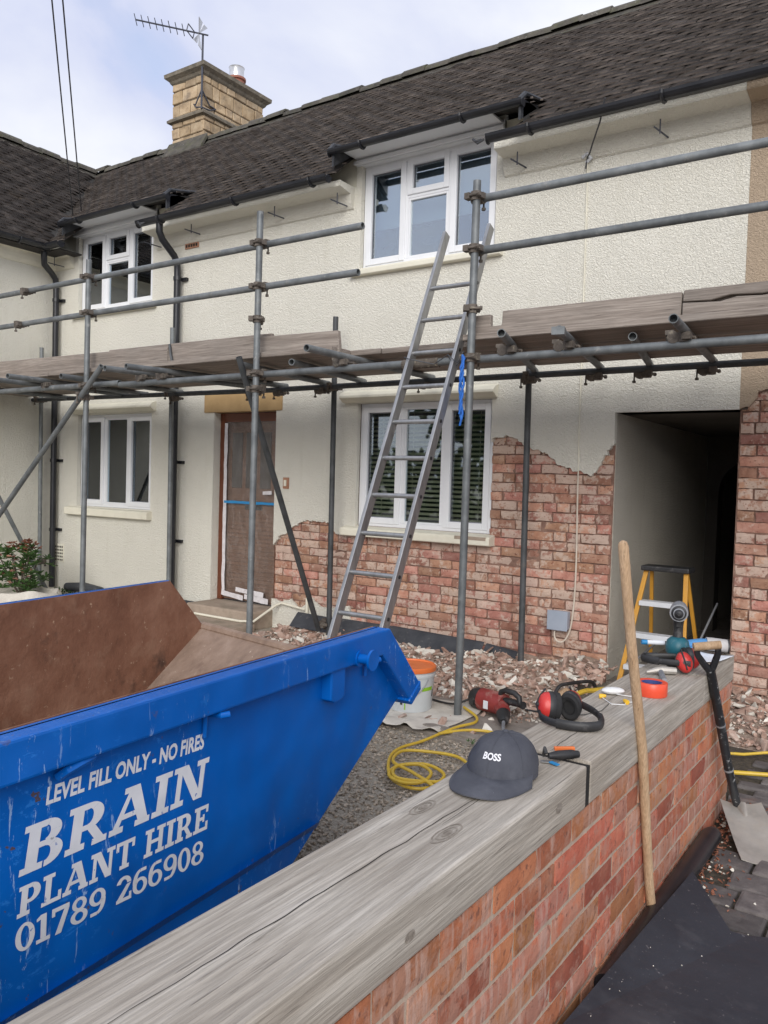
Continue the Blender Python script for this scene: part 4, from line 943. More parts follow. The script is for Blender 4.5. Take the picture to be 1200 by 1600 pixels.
MB().path([(-2.86, -1.60, 2.25), (-2.80, -1.64, 2.23), (-2.66, -1.56, 2.20), (-2.52, -1.63, 2.24), (-2.47, -1.60, 2.19), (-2.44, -1.585, 2.26), (-2.46, -1.53, 2.23), (-2.50, -1.58, 2.17), (-2.53, -1.62, 2.24)], .0035, 6).build('lashing', 'slate', rp)
for k in range(3):
    MB().path([(-2.435+.008*k, -1.60, 2.24-.01*k)] + [(-2.437+.012*math.sin(j*1.2+k*2.1)+.004*k, -1.605+.010*math.cos(j*1.3+k*2), 2.16-j*.035) for j in range(9+k)], .007, 6).build('tail', 'rope_blue', rp)

# ------------------------------------------------------------------ skip
skip = empty('skip', (-1.5, -4.5, 0), label='blue steel skip with white lettering and rusty brown inside', cat='skip')
A_ = Vector((-1.538, -3.622, .95)); un = Vector((.095, -.9955, 0)); vn = Vector((-.9955, -.095, 0)); E_ = Vector((-2.752, -3.578, 1.0)); uf = Vector((.150, -.9887, 0))
LEN = 2.9; UP = Vector((0, 0, 1))
def near_pt(s_, z, o=0): return Vector((A_.x, A_.y, 0)) + un*s_ + vn*o + UP*z
def far_pt(s_, z, o=0): return Vector((E_.x, E_.y, 0)) + uf*s_ - vn*o + UP*z
NP = [(0, .95), (-.235, .715), (.98, .03), (LEN-.98, .03), (LEN+.235, .715), (LEN, .95)]
FP = [(s_, z+(.05 if z > .3 else .02)) for s_, z in NP]
MB().poly([near_pt(a, b, .045) for a, b in NP], vn*.006).build('side_panel', 'skip_blue', skip)
MB().poly([near_pt(a, b, .068) for a, b in NP], vn*.004).build('side_lining', 'skip_rust', skip)
MB().poly([far_pt(a, b, .018) for a, b in FP], vn*.006).build('side_panel', 'skip_blue', skip)
MB().poly([far_pt(a, b-.002, .029) for a, b in FP], vn*.004).build('side_lining', 'skip_rust', skip)
for i, j in ((1, 2), (4, 3)):
    n1, n2, f1, f2 = near_pt(*NP[i], .05), near_pt(*NP[j], .05), far_pt(*FP[i], .024), far_pt(*FP[j], .024)
    o = Vector((0, -1 if i == 1 else 1, .6)).normalized()*.006
    NG = 10; m = MB()
    def q(a, b): return n1.lerp(f1, a).lerp(n2.lerp(f2, a), b) + o*(2.2*math.sin(a*9+b*4)*math.sin(b*3.1)*math.sin(a*3.1))
    m.add([q(a/NG, b/NG)+o for b in range(NG+1) for a in range(NG+1)], [(b*(NG+1)+a, b*(NG+1)+a+1, (b+1)*(NG+1)+a+1, (b+1)*(NG+1)+a) for b in range(NG) for a in range(NG)])
    m.build('end_lining', 'skip_rust_light', skip, smooth=True)
    m = MB(); m.add([q(a/NG, b/NG)-o for b in range(NG+1) for a in range(NG+1)], [(b*(NG+1)+a, b*(NG+1)+a+1, (b+1)*(NG+1)+a+1, (b+1)*(NG+1)+a) for b in range(NG) for a in range(NG)])
    m.build('end_panel', 'skip_blue', skip, smooth=True)
    MB().tube(n1, f1, .022, 8).build('end_lip', 'skip_rust_light', skip)
MB().add([near_pt(.98, .035, .05), near_pt(LEN-.98, .035, .05), far_pt(LEN-.98, .055, .05), far_pt(.98, .055, .05)], [(0, 1, 2, 3)]).build('floor_plate', 'skip_rust', skip)
MB().add([near_pt(.98, .012, .05), near_pt(LEN-.98, .012, .05), far_pt(LEN-.98, .012, .05), far_pt(.98, .012, .05)], [(0, 1, 2, 3)]).build('base_plate', 'skip_blue', skip)
def rim(ptf, P, wd):
    # channel along the top edge and down both chamfers: outer face offset 0, inner .055
    out = [(P[1][0]-.005, P[1][1]-.0), (P[0][0], P[0][1]), (P[5][0], P[5][1]), (P[4][0]+.005, P[4][1])]
    inn = [(P[1][0]+.075, P[1][1]-.045), (P[0][0]+.045, P[0][1]-.085), (P[5][0]-.045, P[5][1]-.085), (P[4][0]-.075, P[4][1]-.045)]
    m = MB(); vs = [ptf(a, b, 0) for a, b in out] + [ptf(a, b, 0) for a, b in inn] + [ptf(a, b, wd) for a, b in out] + [ptf(a, b, wd) for a, b in inn]
    fs = []
    for i in range(3): fs += [(i, i+1, 5+i, 4+i), (8+i, 12+i, 13+i, 9+i), (i, 8+i, 9+i, i+1), (4+i, 5+i, 13+i, 12+i)]
    fs += [(0, 4, 12, 8), (3, 11, 15, 7)]
    m.add(vs, fs); return m.build('rim', 'skip_blue', skip, bevel=.006)
rim(near_pt, NP, .066); rim(far_pt, FP, .026)
# corner tabs under the chamfers
for s0, sg in ((-.235, 1), (LEN+.235, -1)):
    MB().poly([near_pt(s0-.006*sg, .722, -.004), near_pt(s0+.085*sg, .665, -.004), near_pt(s0+.06*sg, .645, -.004), near_pt(s0-.012*sg, .688, -.004)], vn*.09).build('corner_tab', 'skip_blue', skip, bevel=.005)
# low rib, brackets, lifting pins, cover hooks
rb = MB(); rb.poly([near_pt(.36, .400, .030), near_pt(.36, .386, .044), near_pt(.36, .375, .044)], un*(LEN-.72)); rb.build('rib', 'skip_blue', skip)
for s_ in (.31, LEN-.31):
    MB().poly([near_pt(s_-.04, .87, .008), near_pt(s_+.04, .87, .008), near_pt(s_+.04, .775, .008), near_pt(s_+.02, .765, .008), near_pt(s_-.02, .765, .008), near_pt(s_-.04, .775, .008)], vn*.040).build('lug_bracket', 'skip_blue', skip, bevel=.005)
for s_ in (.20, LEN-.20):
    pn = MB(); p = near_pt(s_, .882, -.0); pn.tube(p+vn*.03, p-vn*.045, .016, 14); pn.tube(p-vn*.045, p-vn*.053, .034, 18); pn.tube(p+vn*.02, p-vn*.004, .027, 14); pn.build('lifting_pin', 'skip_blue', skip, smooth=True)
hk = lambda pts, r=.009: MB().path(pts, r, 8).build('cover_hook', 'skip_blue', skip, smooth=True)
hk([near_pt(.10, .855, .04), near_pt(.10, .858, -.002), near_pt(.085, .860, -.012)]); hk([near_pt(.10, .855, .036), near_pt(.10, .80, .036)], .006)
hk([near_pt(.86, .852, .04), near_pt(.865, .856, .0), near_pt(.85, .858, -.012)], .008); hk([near_pt(.885, .853, .036), near_pt(.885, .80, .038)], .006)
hk([near_pt(1.25, .858, .02), near_pt(1.29, .856, .012), near_pt(1.316, .850, .016), near_pt(1.322, .834, .036)], .010)
# lettering: slab serif figures drawn from strokes
def ring(cx, cy, rx, ry, tx, ty, a0, a1, n_=14):
    out = [(cx+rx*math.cos(R(a0+(a1-a0)*i/n_)), cy+ry*math.sin(R(a0+(a1-a0)*i/n_))) for i in range(n_+1)]
    inn = [(cx+(rx-tx)*math.cos(R(a0+(a1-a0)*i/n_)), cy+(ry-ty)*math.sin(R(a0+(a1-a0)*i/n_))) for i in range(n_+1)]
    return [[out[i], out[i+1], inn[i+1], inn[i]] for i in range(n_)]
def rc(a, b, c, d): return [[(a, b), (c, b), (c, d), (a, d)]]
SW, SL = .22, .14
GLY = {
 'B': (.80, rc(0, 0, .42, SL)+rc(0, 1-SL, .42, 1)+rc(.09, SL, .31, 1-SL)+rc(.31, .45, .46, .57)+ring(.42, .74, .30, .26, SW, .125, -90, 90)+ring(.45, .285, .34, .285, SW+.02, .13, -90, 90)),
 'R': (.88, rc(0, 0, .40, SL)+rc(0, 1-SL, .42, 1)+rc(.09, SL, .31, 1-SL)+rc(.31, .40, .44, .52)+ring(.42, .70, .33, .30, SW+.01, .13, -90, 90)+[[(.40, .44), (.60, .44), (.80, SL), (.60, SL)]]+rc(.56, 0, .88, SL)),
 'A': (.96, rc(0, 0, .32, SL)+rc(.60, 0, .96, SL)+[[(.08, SL), (.22, SL), (.47, .88), (.37, .88)], [(.66, SL), (.90, SL), (.62, 1), (.38, .88)], [(.26, 1), (.62, 1), (.62, .86), (.26, .86)]]+rc(.24, .28, .68, .40)),
 'I': (.44, rc(0, 0, .44, SL)+rc(0, 1-SL, .44, 1)+rc(.11, SL, .33, 1-SL)),
 'N': (.98, rc(0, 0, .34, SL)+rc(0, 1-SL, .36, 1)+rc(.64, 1-SL, .98, 1)+rc(.10, SL, .235, 1-SL)+rc(.745, 0, .88, 1-SL)+[[(.12, 1), (.38, 1), (.88, 0), (.64, 0)]]),
 'P': (.76, rc(0, 0, .42, SL)+rc(0, 1-SL, .42, 1)+rc(.09, SL, .31, 1-SL)+rc(.31, .38, .42, .50)+ring(.40, .69, .34, .31, SW+.01, .13, -90, 90)),
 'L': (.70, rc(0, 0, .70, SL)+rc(0, 1-SL, .42, 1)+rc(.10, SL, .31, 1-SL)+rc(.58, SL, .70, .34)),
 'T': (.80, rc(.20, 0, .60, SL)+rc(0, 1-SL, .80, 1)+rc(.295, SL, .505, 1-SL)+rc(0, .68, .12, 1-SL)+rc(.68, .68, .80, 1-SL)),
 'H': (.94, rc(0, 0, .40, SL)+rc(0, 1-SL, .40, 1)+rc(.54, 0, .94, SL)+rc(.54, 1-SL, .94, 1)+rc(.10, SL, .30, 1-SL)+rc(.64, SL, .84, 1-SL)+rc(.30, .44, .64, .57)),
 'E': (.76, rc(0, 0, .76, SL)+rc(0, 1-SL, .74, 1)+rc(.10, SL, .31, 1-SL)+rc(.31, .44, .50, .57)+rc(.64, SL, .76, .34)+rc(.62, .70, .74, 1-SL)+rc(.46, .36, .56, .65)),
 '0': (.68, ring(.34, .5, .34, .5, .19, .12, 0, 360, 28)),
 '1': (.50, rc(0, 0, .50, SL)+rc(.15, SL, .36, 1)+[[(.0, .80), (.15, .84), (.15, 1), (.0, .90)]]),
 '7': (.66, rc(0, 1-SL-.02, .66, 1)+rc(0, .70, .12, 1-SL-.02)+[[(.46, 1-SL-.02), (.66, 1-SL-.02), (.36, 0), (.13, 0)]]),
 '8': (.68, ring(.34, .74, .29, .26, .16, .11, 0, 360, 22)+ring(.34, .275, .34, .275, .18, .115, 0, 360, 22)),
 '9': (.68, ring(.34, .67, .34, .33, .18, .12, 0, 360, 24)+ring(.30, .50, .38, .50, .19, .12, -80, 10, 10)+rc(.06, .0, .34, .13)),
 '6': (.68, ring(.34, .33, .34, .33, .18, .12, 0, 360, 24)+ring(.38, .50, .38, .50, .19, .12, 100, 190, 10)+rc(.34, .87, .62, 1.0)),
 '2': (.68, ring(.33, .69, .33, .31, .19, .13, 0, 170, 14)+[[(.46, .64), (.66, .66), (.30, SL), (.04, SL)]]+rc(0, 0, .68, SL)+rc(.57, SL, .68, .30)),
 ' ': (.36, []),
}
def letters(text, s_left, s_right, zb_l, zb_r, hl, hr, shear, name):
    """text runs from s_left (image left = larger s) to s_right on the near panel"""
    gap = .055; tot = sum(GLY[c][0] for c in text)+gap*(len(text)-1); x = 0; k = 0
    root = skip
    for c in text:
        wd, strokes = GLY[c]; m = MB()
        for st_ in strokes:
            k += 1; pts = []
            for (a, b) in st_:
                t = (x+a)/tot; zb = zb_l+(zb_r-zb_l)*t; h = hl+(hr-hl)*t
                s_ = s_left+(s_right-s_left)*t - shear*b*h
                pts.append(near_pt(s_, zb+b*h, .0442-.00004*(k % 6)))
            m.add(pts, [tuple(range(len(pts)))])
        if strokes: m.build(name, 'lettering_white', skip)
        x += wd+gap
letters('BRAIN', 1.405, .873, .658, .646, .094, .095, .16, 'letter')
letters('PLANT HIRE', 1.408, .862, .576, .556, .060, .064, .10, 'letter')
letters('01789 266908', 1.411, .873, .506, .475, .056, .059, .02, 'numeral')
def text_mesh(body, bold=0.0, res=3):
    cu = bpy.data.curves.new('t', 'FONT'); cu.body = body; cu.offset = bold; cu.resolution_u = res
    o = bpy.data.objects.new('t', cu); COL.objects.link(o); dg = bpy.context.evaluated_depsgraph_get()
    me = bpy.data.meshes.new_from_object(o.evaluated_get(dg)); bpy.data.objects.remove(o)
    vs = np.array([v.co[:] for v in me.vertices]); fs = [tuple(p.vertices) for p in me.polygons]; return vs, fs
vs, fs = text_mesh('LEVEL FILL ONLY - NO FIRES', .035)
x0, x1, y0, y1 = vs[:, 0].min(), vs[:, 0].max(), vs[:, 1].min(), vs[:, 1].max()
m = MB(); pts = []
for q in vs:
    t = (q[0]-x0)/(x1-x0); b = (q[1]-y0)/(y1-y0); h = .037+.003*t
    pts.append(near_pt(1.345+(.881-1.345)*t-.12*b*h, .780-.012*t+b*h, .0441))
m.add(pts, fs); m.build('notice_lettering', 'lettering_white', skip)

# ------------------------------------------------------------------ garden wall
GX0, GX1, GY0, GY1 = -.985, -.755, -6.6, -1.97
gw = empty('garden_wall', (-.87, -4, 0), label='low red brick garden wall running towards the house', cat='wall')
core = MB().box(GX0+.012, GX1-.0048, GY0, GY1-.006, -.05, .593).build('wall_core', 'mortar_garden', gw)
GB = [brick_mesh('garden_brick', .2155, .0615, .04, .0007, 'brick_garden', 500+i, edge=.0015) for i in range(8)]
random.seed(21)
k = 0; z = .593-.0745
while z > -.09:
    y = GY0 + (k % 2)*.112
    while y < GY1:
        a, b = y+.005, min(y+.225, GY1)-.005
        if b-a > .04:
            segs = ((a, b),) if random.random() > .12 else ((a, (a+b)/2-.005), ((a+b)/2+.005, b))
            for p, q in segs:
                if proj((GX1, (p+q)/2, z)) is None or (p+q)/2 < -5.6: continue
                inst('brick', random.choice(GB), gw, (GX1+random.uniform(-.002, .002), (p+q)/2, z+.037), (random.uniform(-.01, .01), 0, math.pi/2+random.uniform(-.008, .008)), ((q-p)/.215, 1, 1))
        y += .225
    for p, q in (((GX0, (GX0+GX1)/2-.005), ((GX0+GX1)/2+.005, GX1-.006)) if k % 2 else ((GX0, GX1-.006),)):
        inst('brick', random.choice(GB), gw, ((p+q)/2, GY1, z+.037), (0, 0, math.pi), ((q-p)/.215, 1, 1))
    z -= .0745; k += 1
def sleeper(y0, y1, x0, x1, z1, label, bend=0):
    m = MB().box(x0, x1, y0, y1, .595, z1)
    o = m.build('sleeper', 'sleeper_timber', None, bevel=.007, label=label, cat='sleeper', group='timber sleepers capping the garden wall')
    return o
s1 = sleeper(-6.6, -3.832, -1.003, -.748, .710, 'nearest and longest grey timber sleeper on the wall, under the cap')
s2 = sleeper(-3.80, -2.532, -1.010, -.750, .712, 'middle grey timber sleeper on the wall, carrying ear defenders and orange tape')
MB().box(-.996, -.7525, -3.8335, -3.799, .594, .702).build('joint_dirt_and_shade', 'gap_dark', s1)  # near-black filler painting the shade inside the open joint
s3 = sleeper(-2.524, -1.965, -1.008, -.752, .711, 'short farthest timber sleeper at the wall end, under gloves and paper')
def crack(pts, wd, parent, zt):
    m = MB(); n_ = len(pts); vs = []
    for i, (x, y) in enumerate(pts):
        ww = wd*math.sin(math.pi*(i+.15)/(n_-.7))**.6 if 0 < i < n_-1 else .0003
        vs += [(x-ww/2, y, zt+.0012), (x+ww/2, y, zt+.0012)]
    m.add(vs, [(2*i, 2*i+1, 2*i+3, 2*i+2) for i in range(n_-1)]); m.build('crack', 'gap_dark', parent)
def wob(x0, y0, x1, y1, n_, a, sd): return [(x0+(x1-x0)*i/n_+a*fbm(i*.35, sd, 1), y0+(y1-y0)*i/n_) for i in range(n_+1)]
crack(wob(-.892, -5.30, -.874, -4.10, 46, .006, 3), .0024, s1, .710); crack(wob(-.862, -4.40, -.866, -4.08, 16, .003, 8), .0014, s1, .710)
crack(wob(-.872, -3.79, -.882, -3.50, 14, .004, 7), .002, s2, .712); crack(wob(-.93, -3.3, -.925, -2.7, 24, .003, 9), .0012, s2, .712)
def knot(x, y, z, rx, ry, parent, vert=False):
    for f, mat in ((1, 'knot'), (.42, 'sleeper_timber'), (.3, 'gap_dark')):
        pass
    m = MB()
    for ringk in range(3):
        f = .28+.30*ringk; n_ = 26; w_ = .0014
        vs = []
        for i in range(n_+1):
            a = 2*math.pi*i/n_; wb = 1+.10*fbm(math.cos(a)*2, math.sin(a)*2, ringk+x*9)
            for s_ in (-1, 1):
                aa = (math.cos(a)*(rx*f*wb+s_*w_), math.sin(a)*(ry*f*wb+s_*w_*2))
                vs.append((x+aa[0], y+aa[1], z+.0011) if not vert else (x+.0011, y+aa[1], z+aa[0]))
        m.add(vs, [(2*i, 2*i+1, 2*i+3, 2*i+2) for i in range(n_)])
    m.build('knot_ring', 'knot', parent)
    c = MB(); pts = [(math.cos(i*.5236)*rx*.17, math.sin(i*.5236)*ry*.17) for i in range(12)]
    c.add([(x+a, y+b, z+.0013) if not vert else (x+.0013, y+b, z+a) for a, b in pts], [tuple(range(12))]); c.build('knot_heart', 'knot', parent)
knot(-.945, -4.345, .710, .018, .055, s1); knot(-.832, -4.43, .710, .020, .065, s1)
knot(-.748, -4.02, .655, .012, .018, s1, True); knot(-.748, -4.70, .640, .010, .016, s1, True)
#@@SMALL
# ------------------------------------------------------------------ things on the garden wall
ZW = .7125
def rotz(a): return (0, 0, a)
def face_cam(x, y): return math.atan2(CAM.y-y, CAM.x-x)
# cap: local -y is the front
cap = empty('baseball_cap', (-.900, -4.030, .711), rotz(R(4)), label='dark navy cap with white lettering lying on the timber', cat='cap')
def dome_pt(a, t, k=0):
    """a: angle round (0 = front), t: 0 rim .. 1 crown"""
    rx, ry, h = .088, .106, .083
    e = math.cos(t*math.pi/2)**.70; z = h*math.sin(t*math.pi/2)**1.0
    fr_ = max(0, math.cos(a)); z *= 1+.05*fr_; bulge = 1+.05*fr_*math.sin(t*math.pi)
    seam = .0018*abs(math.sin(a*3))**.5*math.sin(min(1, t*1.2)*math.pi*.5)
    r_ = e*bulge
    x = math.sin(a)*(rx*r_+seam); y = -math.cos(a)*(ry*r_+seam)+.012*t
    d = 1-.07*(.5+.5*fbm(math.sin(a)*2.2, math.cos(a)*2.2, t*3))*math.sin(t*3.1)-.05*math.exp(-((a-.75)/.35)**2-((t-.55)/.2)**2)-.05*math.exp(-((a-5.4)/.3)**2-((t-.35)/.2)**2)
    return Vector((x*d, y*d, .018+z*(1-.03*fbm(math.sin(a)*2, t*2, 5))))
NA, NT = 72, 22; m = MB()
m.add([dome_pt(2*math.pi*i/NA, j/NT) for j in range(NT+1) for i in range(NA)], [(j*NA+i, j*NA+(i+1) % NA, (j+1)*NA+(i+1) % NA, (j+1)*NA+i) for j in range(NT) for i in range(NA)])
m.add([dome_pt(2*math.pi*i/NA, 0)-Vector((0, 0, .017*(.4+.6*abs(math.sin(math.pi*i/NA))))) for i in range(NA)]+[dome_pt(2*math.pi*i/NA, 0) for i in range(NA)], [(i, (i+1) % NA, NA+(i+1) % NA, NA+i) for i in range(NA)])
crown = m.build('crown', 'cap_cloth', cap, smooth=True, local=True)
m = MB(); NB_, NR = 28, 10; top = []; bot = []
for i in range(NB_+1):
    a = -R(82)+R(164)*i/NB_
    base = dome_pt(a, 0)
    for j in range(NR+1):
        t = j/NR; ext = .105*math.cos(a*.98)**.5 if abs(a) < R(90) else 0
        p = Vector((base.x*(1+.16*t), base.y-ext*t, .020-.012*t*0-.030*(math.sin(a)**2)*t*.6-.010*t+.006*math.sin(t*math.pi)))
        p.z = max(p.z, .004); top.append(p); bot.append(p-Vector((0, 0, .0035)))
G_ = NR+1; n0 = len(top)
fs = [(i*G_+j, i*G_+j+1, (i+1)*G_+j+1, (i+1)*G_+j) for i in range(NB_) for j in range(NR)]
m.add(top+bot, fs+[tuple(n0+k for k in reversed(f)) for f in fs]+[(i*G_+NR, (i+1)*G_+NR, n0+(i+1)*G_+NR, n0+i*G_+NR) for i in range(NB_)]+[(j, j+1, n0+j+1, n0+j) for j in range(NR)]+[(NB_*G_+j, NB_*G_+j+1, n0+NB_*G_+j+1, n0+NB_*G_+j) for j in range(NR)])
m.build('brim', 'cap_cloth', cap, smooth=True, local=True)
MB().lathe([(.008, 0), (.007, .004), (0, .006)], 12, Matrix.Translation(dome_pt(0, 1))).build('button', 'cap_cloth', cap, smooth=True, local=True)
for a in (0, R(60), -R(60), R(120), -R(120), R(180)):
    MB().path([dome_pt(a, .02+t*.96/14)+(dome_pt(a, t/14)-Vector((0, .01, .06))).normalized()*.0006 for t in range(15)], .0012, 5).build('seam', 'cap_cloth', crown, local=True)
vs, fs = text_mesh('BOSS', .03, 4); x0, x1, y0, y1 = vs[:, 0].min(), vs[:, 0].max(), vs[:, 1].min(), vs[:, 1].max()
pts = []
for q in vs:
    a = (-.5+(q[0]-x0)/(x1-x0))*.56+.08; t = .33+(q[1]-y0)/(y1-y0)*.135; p = dome_pt(a, t); nrm = Vector((p.x, p.y, (p.z-.02)*.5)).normalized(); pts.append(p+nrm*.0022)
MB().add(pts, fs).build('lettering', 'thread_white', cap, local=True)
mk = [(.030, -.158), (.036, -.150), (.040, -.160), (.046, -.170), (.038, -.168)]
MB().add([Vector((x, y, .0135)) for x, y in mk], [tuple(range(5))]).build('brim_mark', 'thread_white', cap, local=True)

# ear defenders
def ear_cup(parent, loc, axis, name='ear_cup', roll=0):
    ax = Vector(axis).normalized(); q = ax.to_track_quat('Z', 'Y').to_matrix().to_4x4(); Mx = Matrix.Translation(loc) @ q @ Matrix.Rotation(roll, 4, 'Z')
    c = MB().lathe([(0, .040), (.016, .039), (.028, .034), (.036, .024), (.039, .010)], 24, Mx, .82, 1.1).build(name, 'plastic_red', parent, smooth=True, local=True)
    MB().lathe([(.0395, .010), (.041, .004), (.041, -.008), (.038, -.012)], 24, Mx, .84, 1.1).build('cup_ring', 'plastic_black', c, smooth=True, local=True)
    MB().lathe([(.038, -.011), (.041, -.017), (.040, -.026), (.033, -.030), (.023, -.027), (.021, -.016), (0, -.014)], 24, Mx, .84, 1.1).build('cushion', 'foam_black', c, smooth=True, local=True)
    yk = MB(); yk.tube(Mx @ Vector((0, .0, .036)), Mx @ Vector((0, 0, .046)), .008, 10); yk.path([Mx @ Vector((0, -.03, .034)), Mx @ Vector((0, 0, .047)), Mx @ Vector((0, .03, .034)), Mx @ Vector((0, .052, .018))], .0035, 6); yk.build('yoke', 'plastic_black', c, smooth=True, local=True)
    return c
def ear_muffs(loc, rz, label, c1, a1, c2, a2, bandpts):
    o = empty('ear_defenders', loc, rotz(rz), label=label, cat='ear defenders', group='red and black ear defenders')
    ear_cup(o, c1, a1, roll=.3); ear_cup(o, c2, a2, roll=-.2)
    # catmull through the band points
    P = [Vector(p) for p in bandpts]; pts = []
    for i in range(len(P)-1):
        p0, p1, p2, p3 = P[max(i-1, 0)], P[i], P[i+1], P[min(i+2, len(P)-1)]
        for k in range(6):
            t = k/6; pts.append(.5*((2*p1)+(p2-p0)*t+(2*p0-5*p1+4*p2-p3)*t*t+(3*p1-p0-3*p2+p3)*t**3))
    pts.append(P[-1]); n_ = len(pts)
    MB().path(pts, .01, 10, flat=((0, 0, 1), .0045, .012)).build('headband', 'plastic_black', o, smooth=True, local=True)
    mid = pts[int(n_*.30):int(n_*.78)]
    MB().path(mid, .01, 10, flat=((0, 0, 1), .0085, .0155)).build('head_pad', 'plastic_black', o, smooth=True, local=True)
    return o
th1 = face_cam(-.94, -3.5)+math.pi/2      # local -y looks at the camera
ear_muffs((-.945, -3.49, ZW), th1, 'red and black ear defenders next to the cap, open cushion showing', (-.052, .0, .046), (-1, -.35, .12), (.012, .035, .046), (.25, 1, .15),
          [(-.085, -.012, .030), (-.075, -.05, .020), (-.03, -.085, .016), (.045, -.098, .016), (.095, -.075, .018), (.105, -.03, .024), (.085, .02, .034), (.04, .06, .045)])
th2 = face_cam(-.87, -2.52)+math.pi/2
ear_muffs((-.872, -2.52, ZW), th2, 'red and black ear defenders leaning on the drill, red cup forward', (.035, -.03, .047), (.1, -1, .2), (.055, .05, .05), (.9, .3, .05),
          [(.06, -.068, .050), (.0, -.060, .048), (-.06, -.048, .045), (-.115, -.02, .044), (-.125, .02, .044), (-.09, .045, .045), (-.02, .055, .05), (.04, .055, .05)])
# drill standing on its battery
dl = empty('cordless_drill', (-.895, -2.40, ZW), rotz(face_cam(-.895, -2.40)+math.pi/2), label='teal and black cordless drill standing upright behind the ear defenders', cat='drill')
MB().box(-.042, .042, -.035, .075, .0, .05).build('battery', 'plastic_black', dl, bevel=.008, local=True)
MB().lathe([(.040, .05), (.047, .058), (.049, .085), (.043, .108), (.030, .120), (.024, .122)], 20, None, 1, 1.15).build('body', 'tool_teal', dl, smooth=True, local=True)
m = MB(); m.path([(0, .004, .115), (0, .008, .14), (0, .010, .17), (0, .008, .20)], [.021, .0195, .020, .024], 12); m.build('handle', 'plastic_black', dl, smooth=True, local=True)
MB().box(-.010, .010, -.022, -.008, .165, .19).build('trigger', 'plastic_black', dl, bevel=.004, local=True)
MH = Matrix.Translation((0, -.045, .232)) @ Matrix.Rotation(math.pi/2, 4, 'X')
MB().lathe([(.026, -.13), (.034, -.12), (.037, -.06), (.038, .0), (.036, .02)], 22, MH).build('motor_housing', 'tool_grey', dl, smooth=True, local=True)
MB().lathe([(.031, .018), (.029, .03), (.020, .034), (.018, .05), (.013, .056), (.006, .058), (.005, .07), (0, .07)], 22, MH).build('chuck', 'plastic_black', dl, smooth=True, local=True)
MB().lathe([(.0215, .034), (.0225, .036), (.0225, .044), (.0205, .046)], 22, MH).build('chuck_ring', 'tool_grey', dl, smooth=True, local=True)
# marker pen sticking out beside the drill
mk = empty('marker_pen', (-.985, -2.36, ZW+.095), label='blue and white marker pen beside the drill', cat='pen')
pd = Vector((-.82, -.57, .02)).normalized()
P0 = Vector((-.955, -2.38, ZW+.085))
MB().tube(P0, P0+pd*.075, .0095, 12).build('barrel', 'paper', mk); MB().tube(P0+pd*.075, P0+pd*.098, .0105, 12).build('pen_cap', 'tape_blue', mk); MB().tube(P0-pd*.05, P0, .0085, 12).build('pen_end', 'dark_print', mk)
# gloves on paper at the wall end
pp = MB(); nx_, ny_ = 12, 8
pv = [(-.99+.225*i/nx_+.03*j/ny_, -2.23+.20*j/ny_-.10*i/nx_*.3, ZW+.004+.012*max(0, fbm(i*.35, j*.4, 7))+.03*max(0, i/nx_-.75)) for j in range(ny_+1) for i in range(nx_+1)]
pp.add(pv, [(j*(nx_+1)+i, j*(nx_+1)+i+1, (j+1)*(nx_+1)+i+1, (j+1)*(nx_+1)+i) for j in range(ny_) for i in range(nx_)])
o = pp.build('paper_sheet', 'paper', None, label='crumpled white paper under the gloves at the wall end', cat='paper', smooth=True)
sm = o.modifiers.new('thick', 'SOLIDIFY'); sm.thickness = .0015
gl = empty('work_gloves', (-.86, -2.06, ZW+.02), label='pair of blue work gloves with grey cuffs on the wall end', cat='gloves')
m = MB(); gp = lambda x, y, z: (x, y, ZW+z)
m.path([gp(-.955, -2.10, .030), gp(-.92, -2.08, .038), gp(-.88, -2.06, .046), gp(-.85, -2.04, .046)], [.022, .034, .038, .034], 12, flat=((0, 0, 1), .040, .022))
m.build('palm', 'glove_blue', gl, smooth=True)
for k, (dx, dy) in enumerate(((-.055, .028), (-.064, .008), (-.062, -.014), (-.05, -.034))):
    MB().path([gp(-.935, -2.085+dy*.8, .034), gp(-.95+dx*.4, -2.09+dy, .036), gp(-.955+dx*.8, -2.095+dy*1.1, .026), gp(-.955+dx, -2.10+dy*1.15, .016)], [.013, .0125, .011, .007], 9).build('finger', 'glove_blue', gl, smooth=True)
MB().path([gp(-.89, -2.10, .035), gp(-.90, -2.135, .028), gp(-.925, -2.155, .018)], [.014, .012, .008], 9).build('thumb', 'glove_blue', gl, smooth=True)
m = MB(); m.path([gp(-.86, -2.045, .046), gp(-.835, -2.035, .045), gp(-.80, -2.02, .042), gp(-.775, -2.01, .040)], .03, 14, flat=((0, 0, 1), .042, .030)); m.build('cuff', 'glove_grey', gl, smooth=True)
m = MB(); m.path([gp(-.776, -2.01, .040), gp(-.770, -2.008, .040)], .03, 14, flat=((0, 0, 1), .045, .033)); m.build('cuff_edge', 'plastic_black', gl, smooth=True)
m = MB(); m.path([gp(-.99, -2.07, .026), gp(-.95, -2.05, .03), gp(-.90, -2.0, .03)], .03, 12, flat=((0, 0, 1), .03, .018)); m.build('second_glove', 'glove_blue', gl, smooth=True)
# orange tape
tp = empty('tape_roll', (-.835, -2.965, ZW), label='roll of bright orange tape with blue core', cat='tape')
MB().lathe([(.037, .001), (.054, .0), (.0555, .002), (.0555, .046), (.054, .048), (.037, .047), (.037, .001)], 36, Matrix.Translation((-.835, -2.965, ZW))).build('tape_ring', 'tape_orange', tp, smooth=True)
MB().lathe([(.033, .0015), (.0368, .0015), (.0368, .0455), (.033, .0455), (.033, .0015)], 36, Matrix.Translation((-.835, -2.965, ZW))).build('core', 'tape_core', tp, smooth=True)
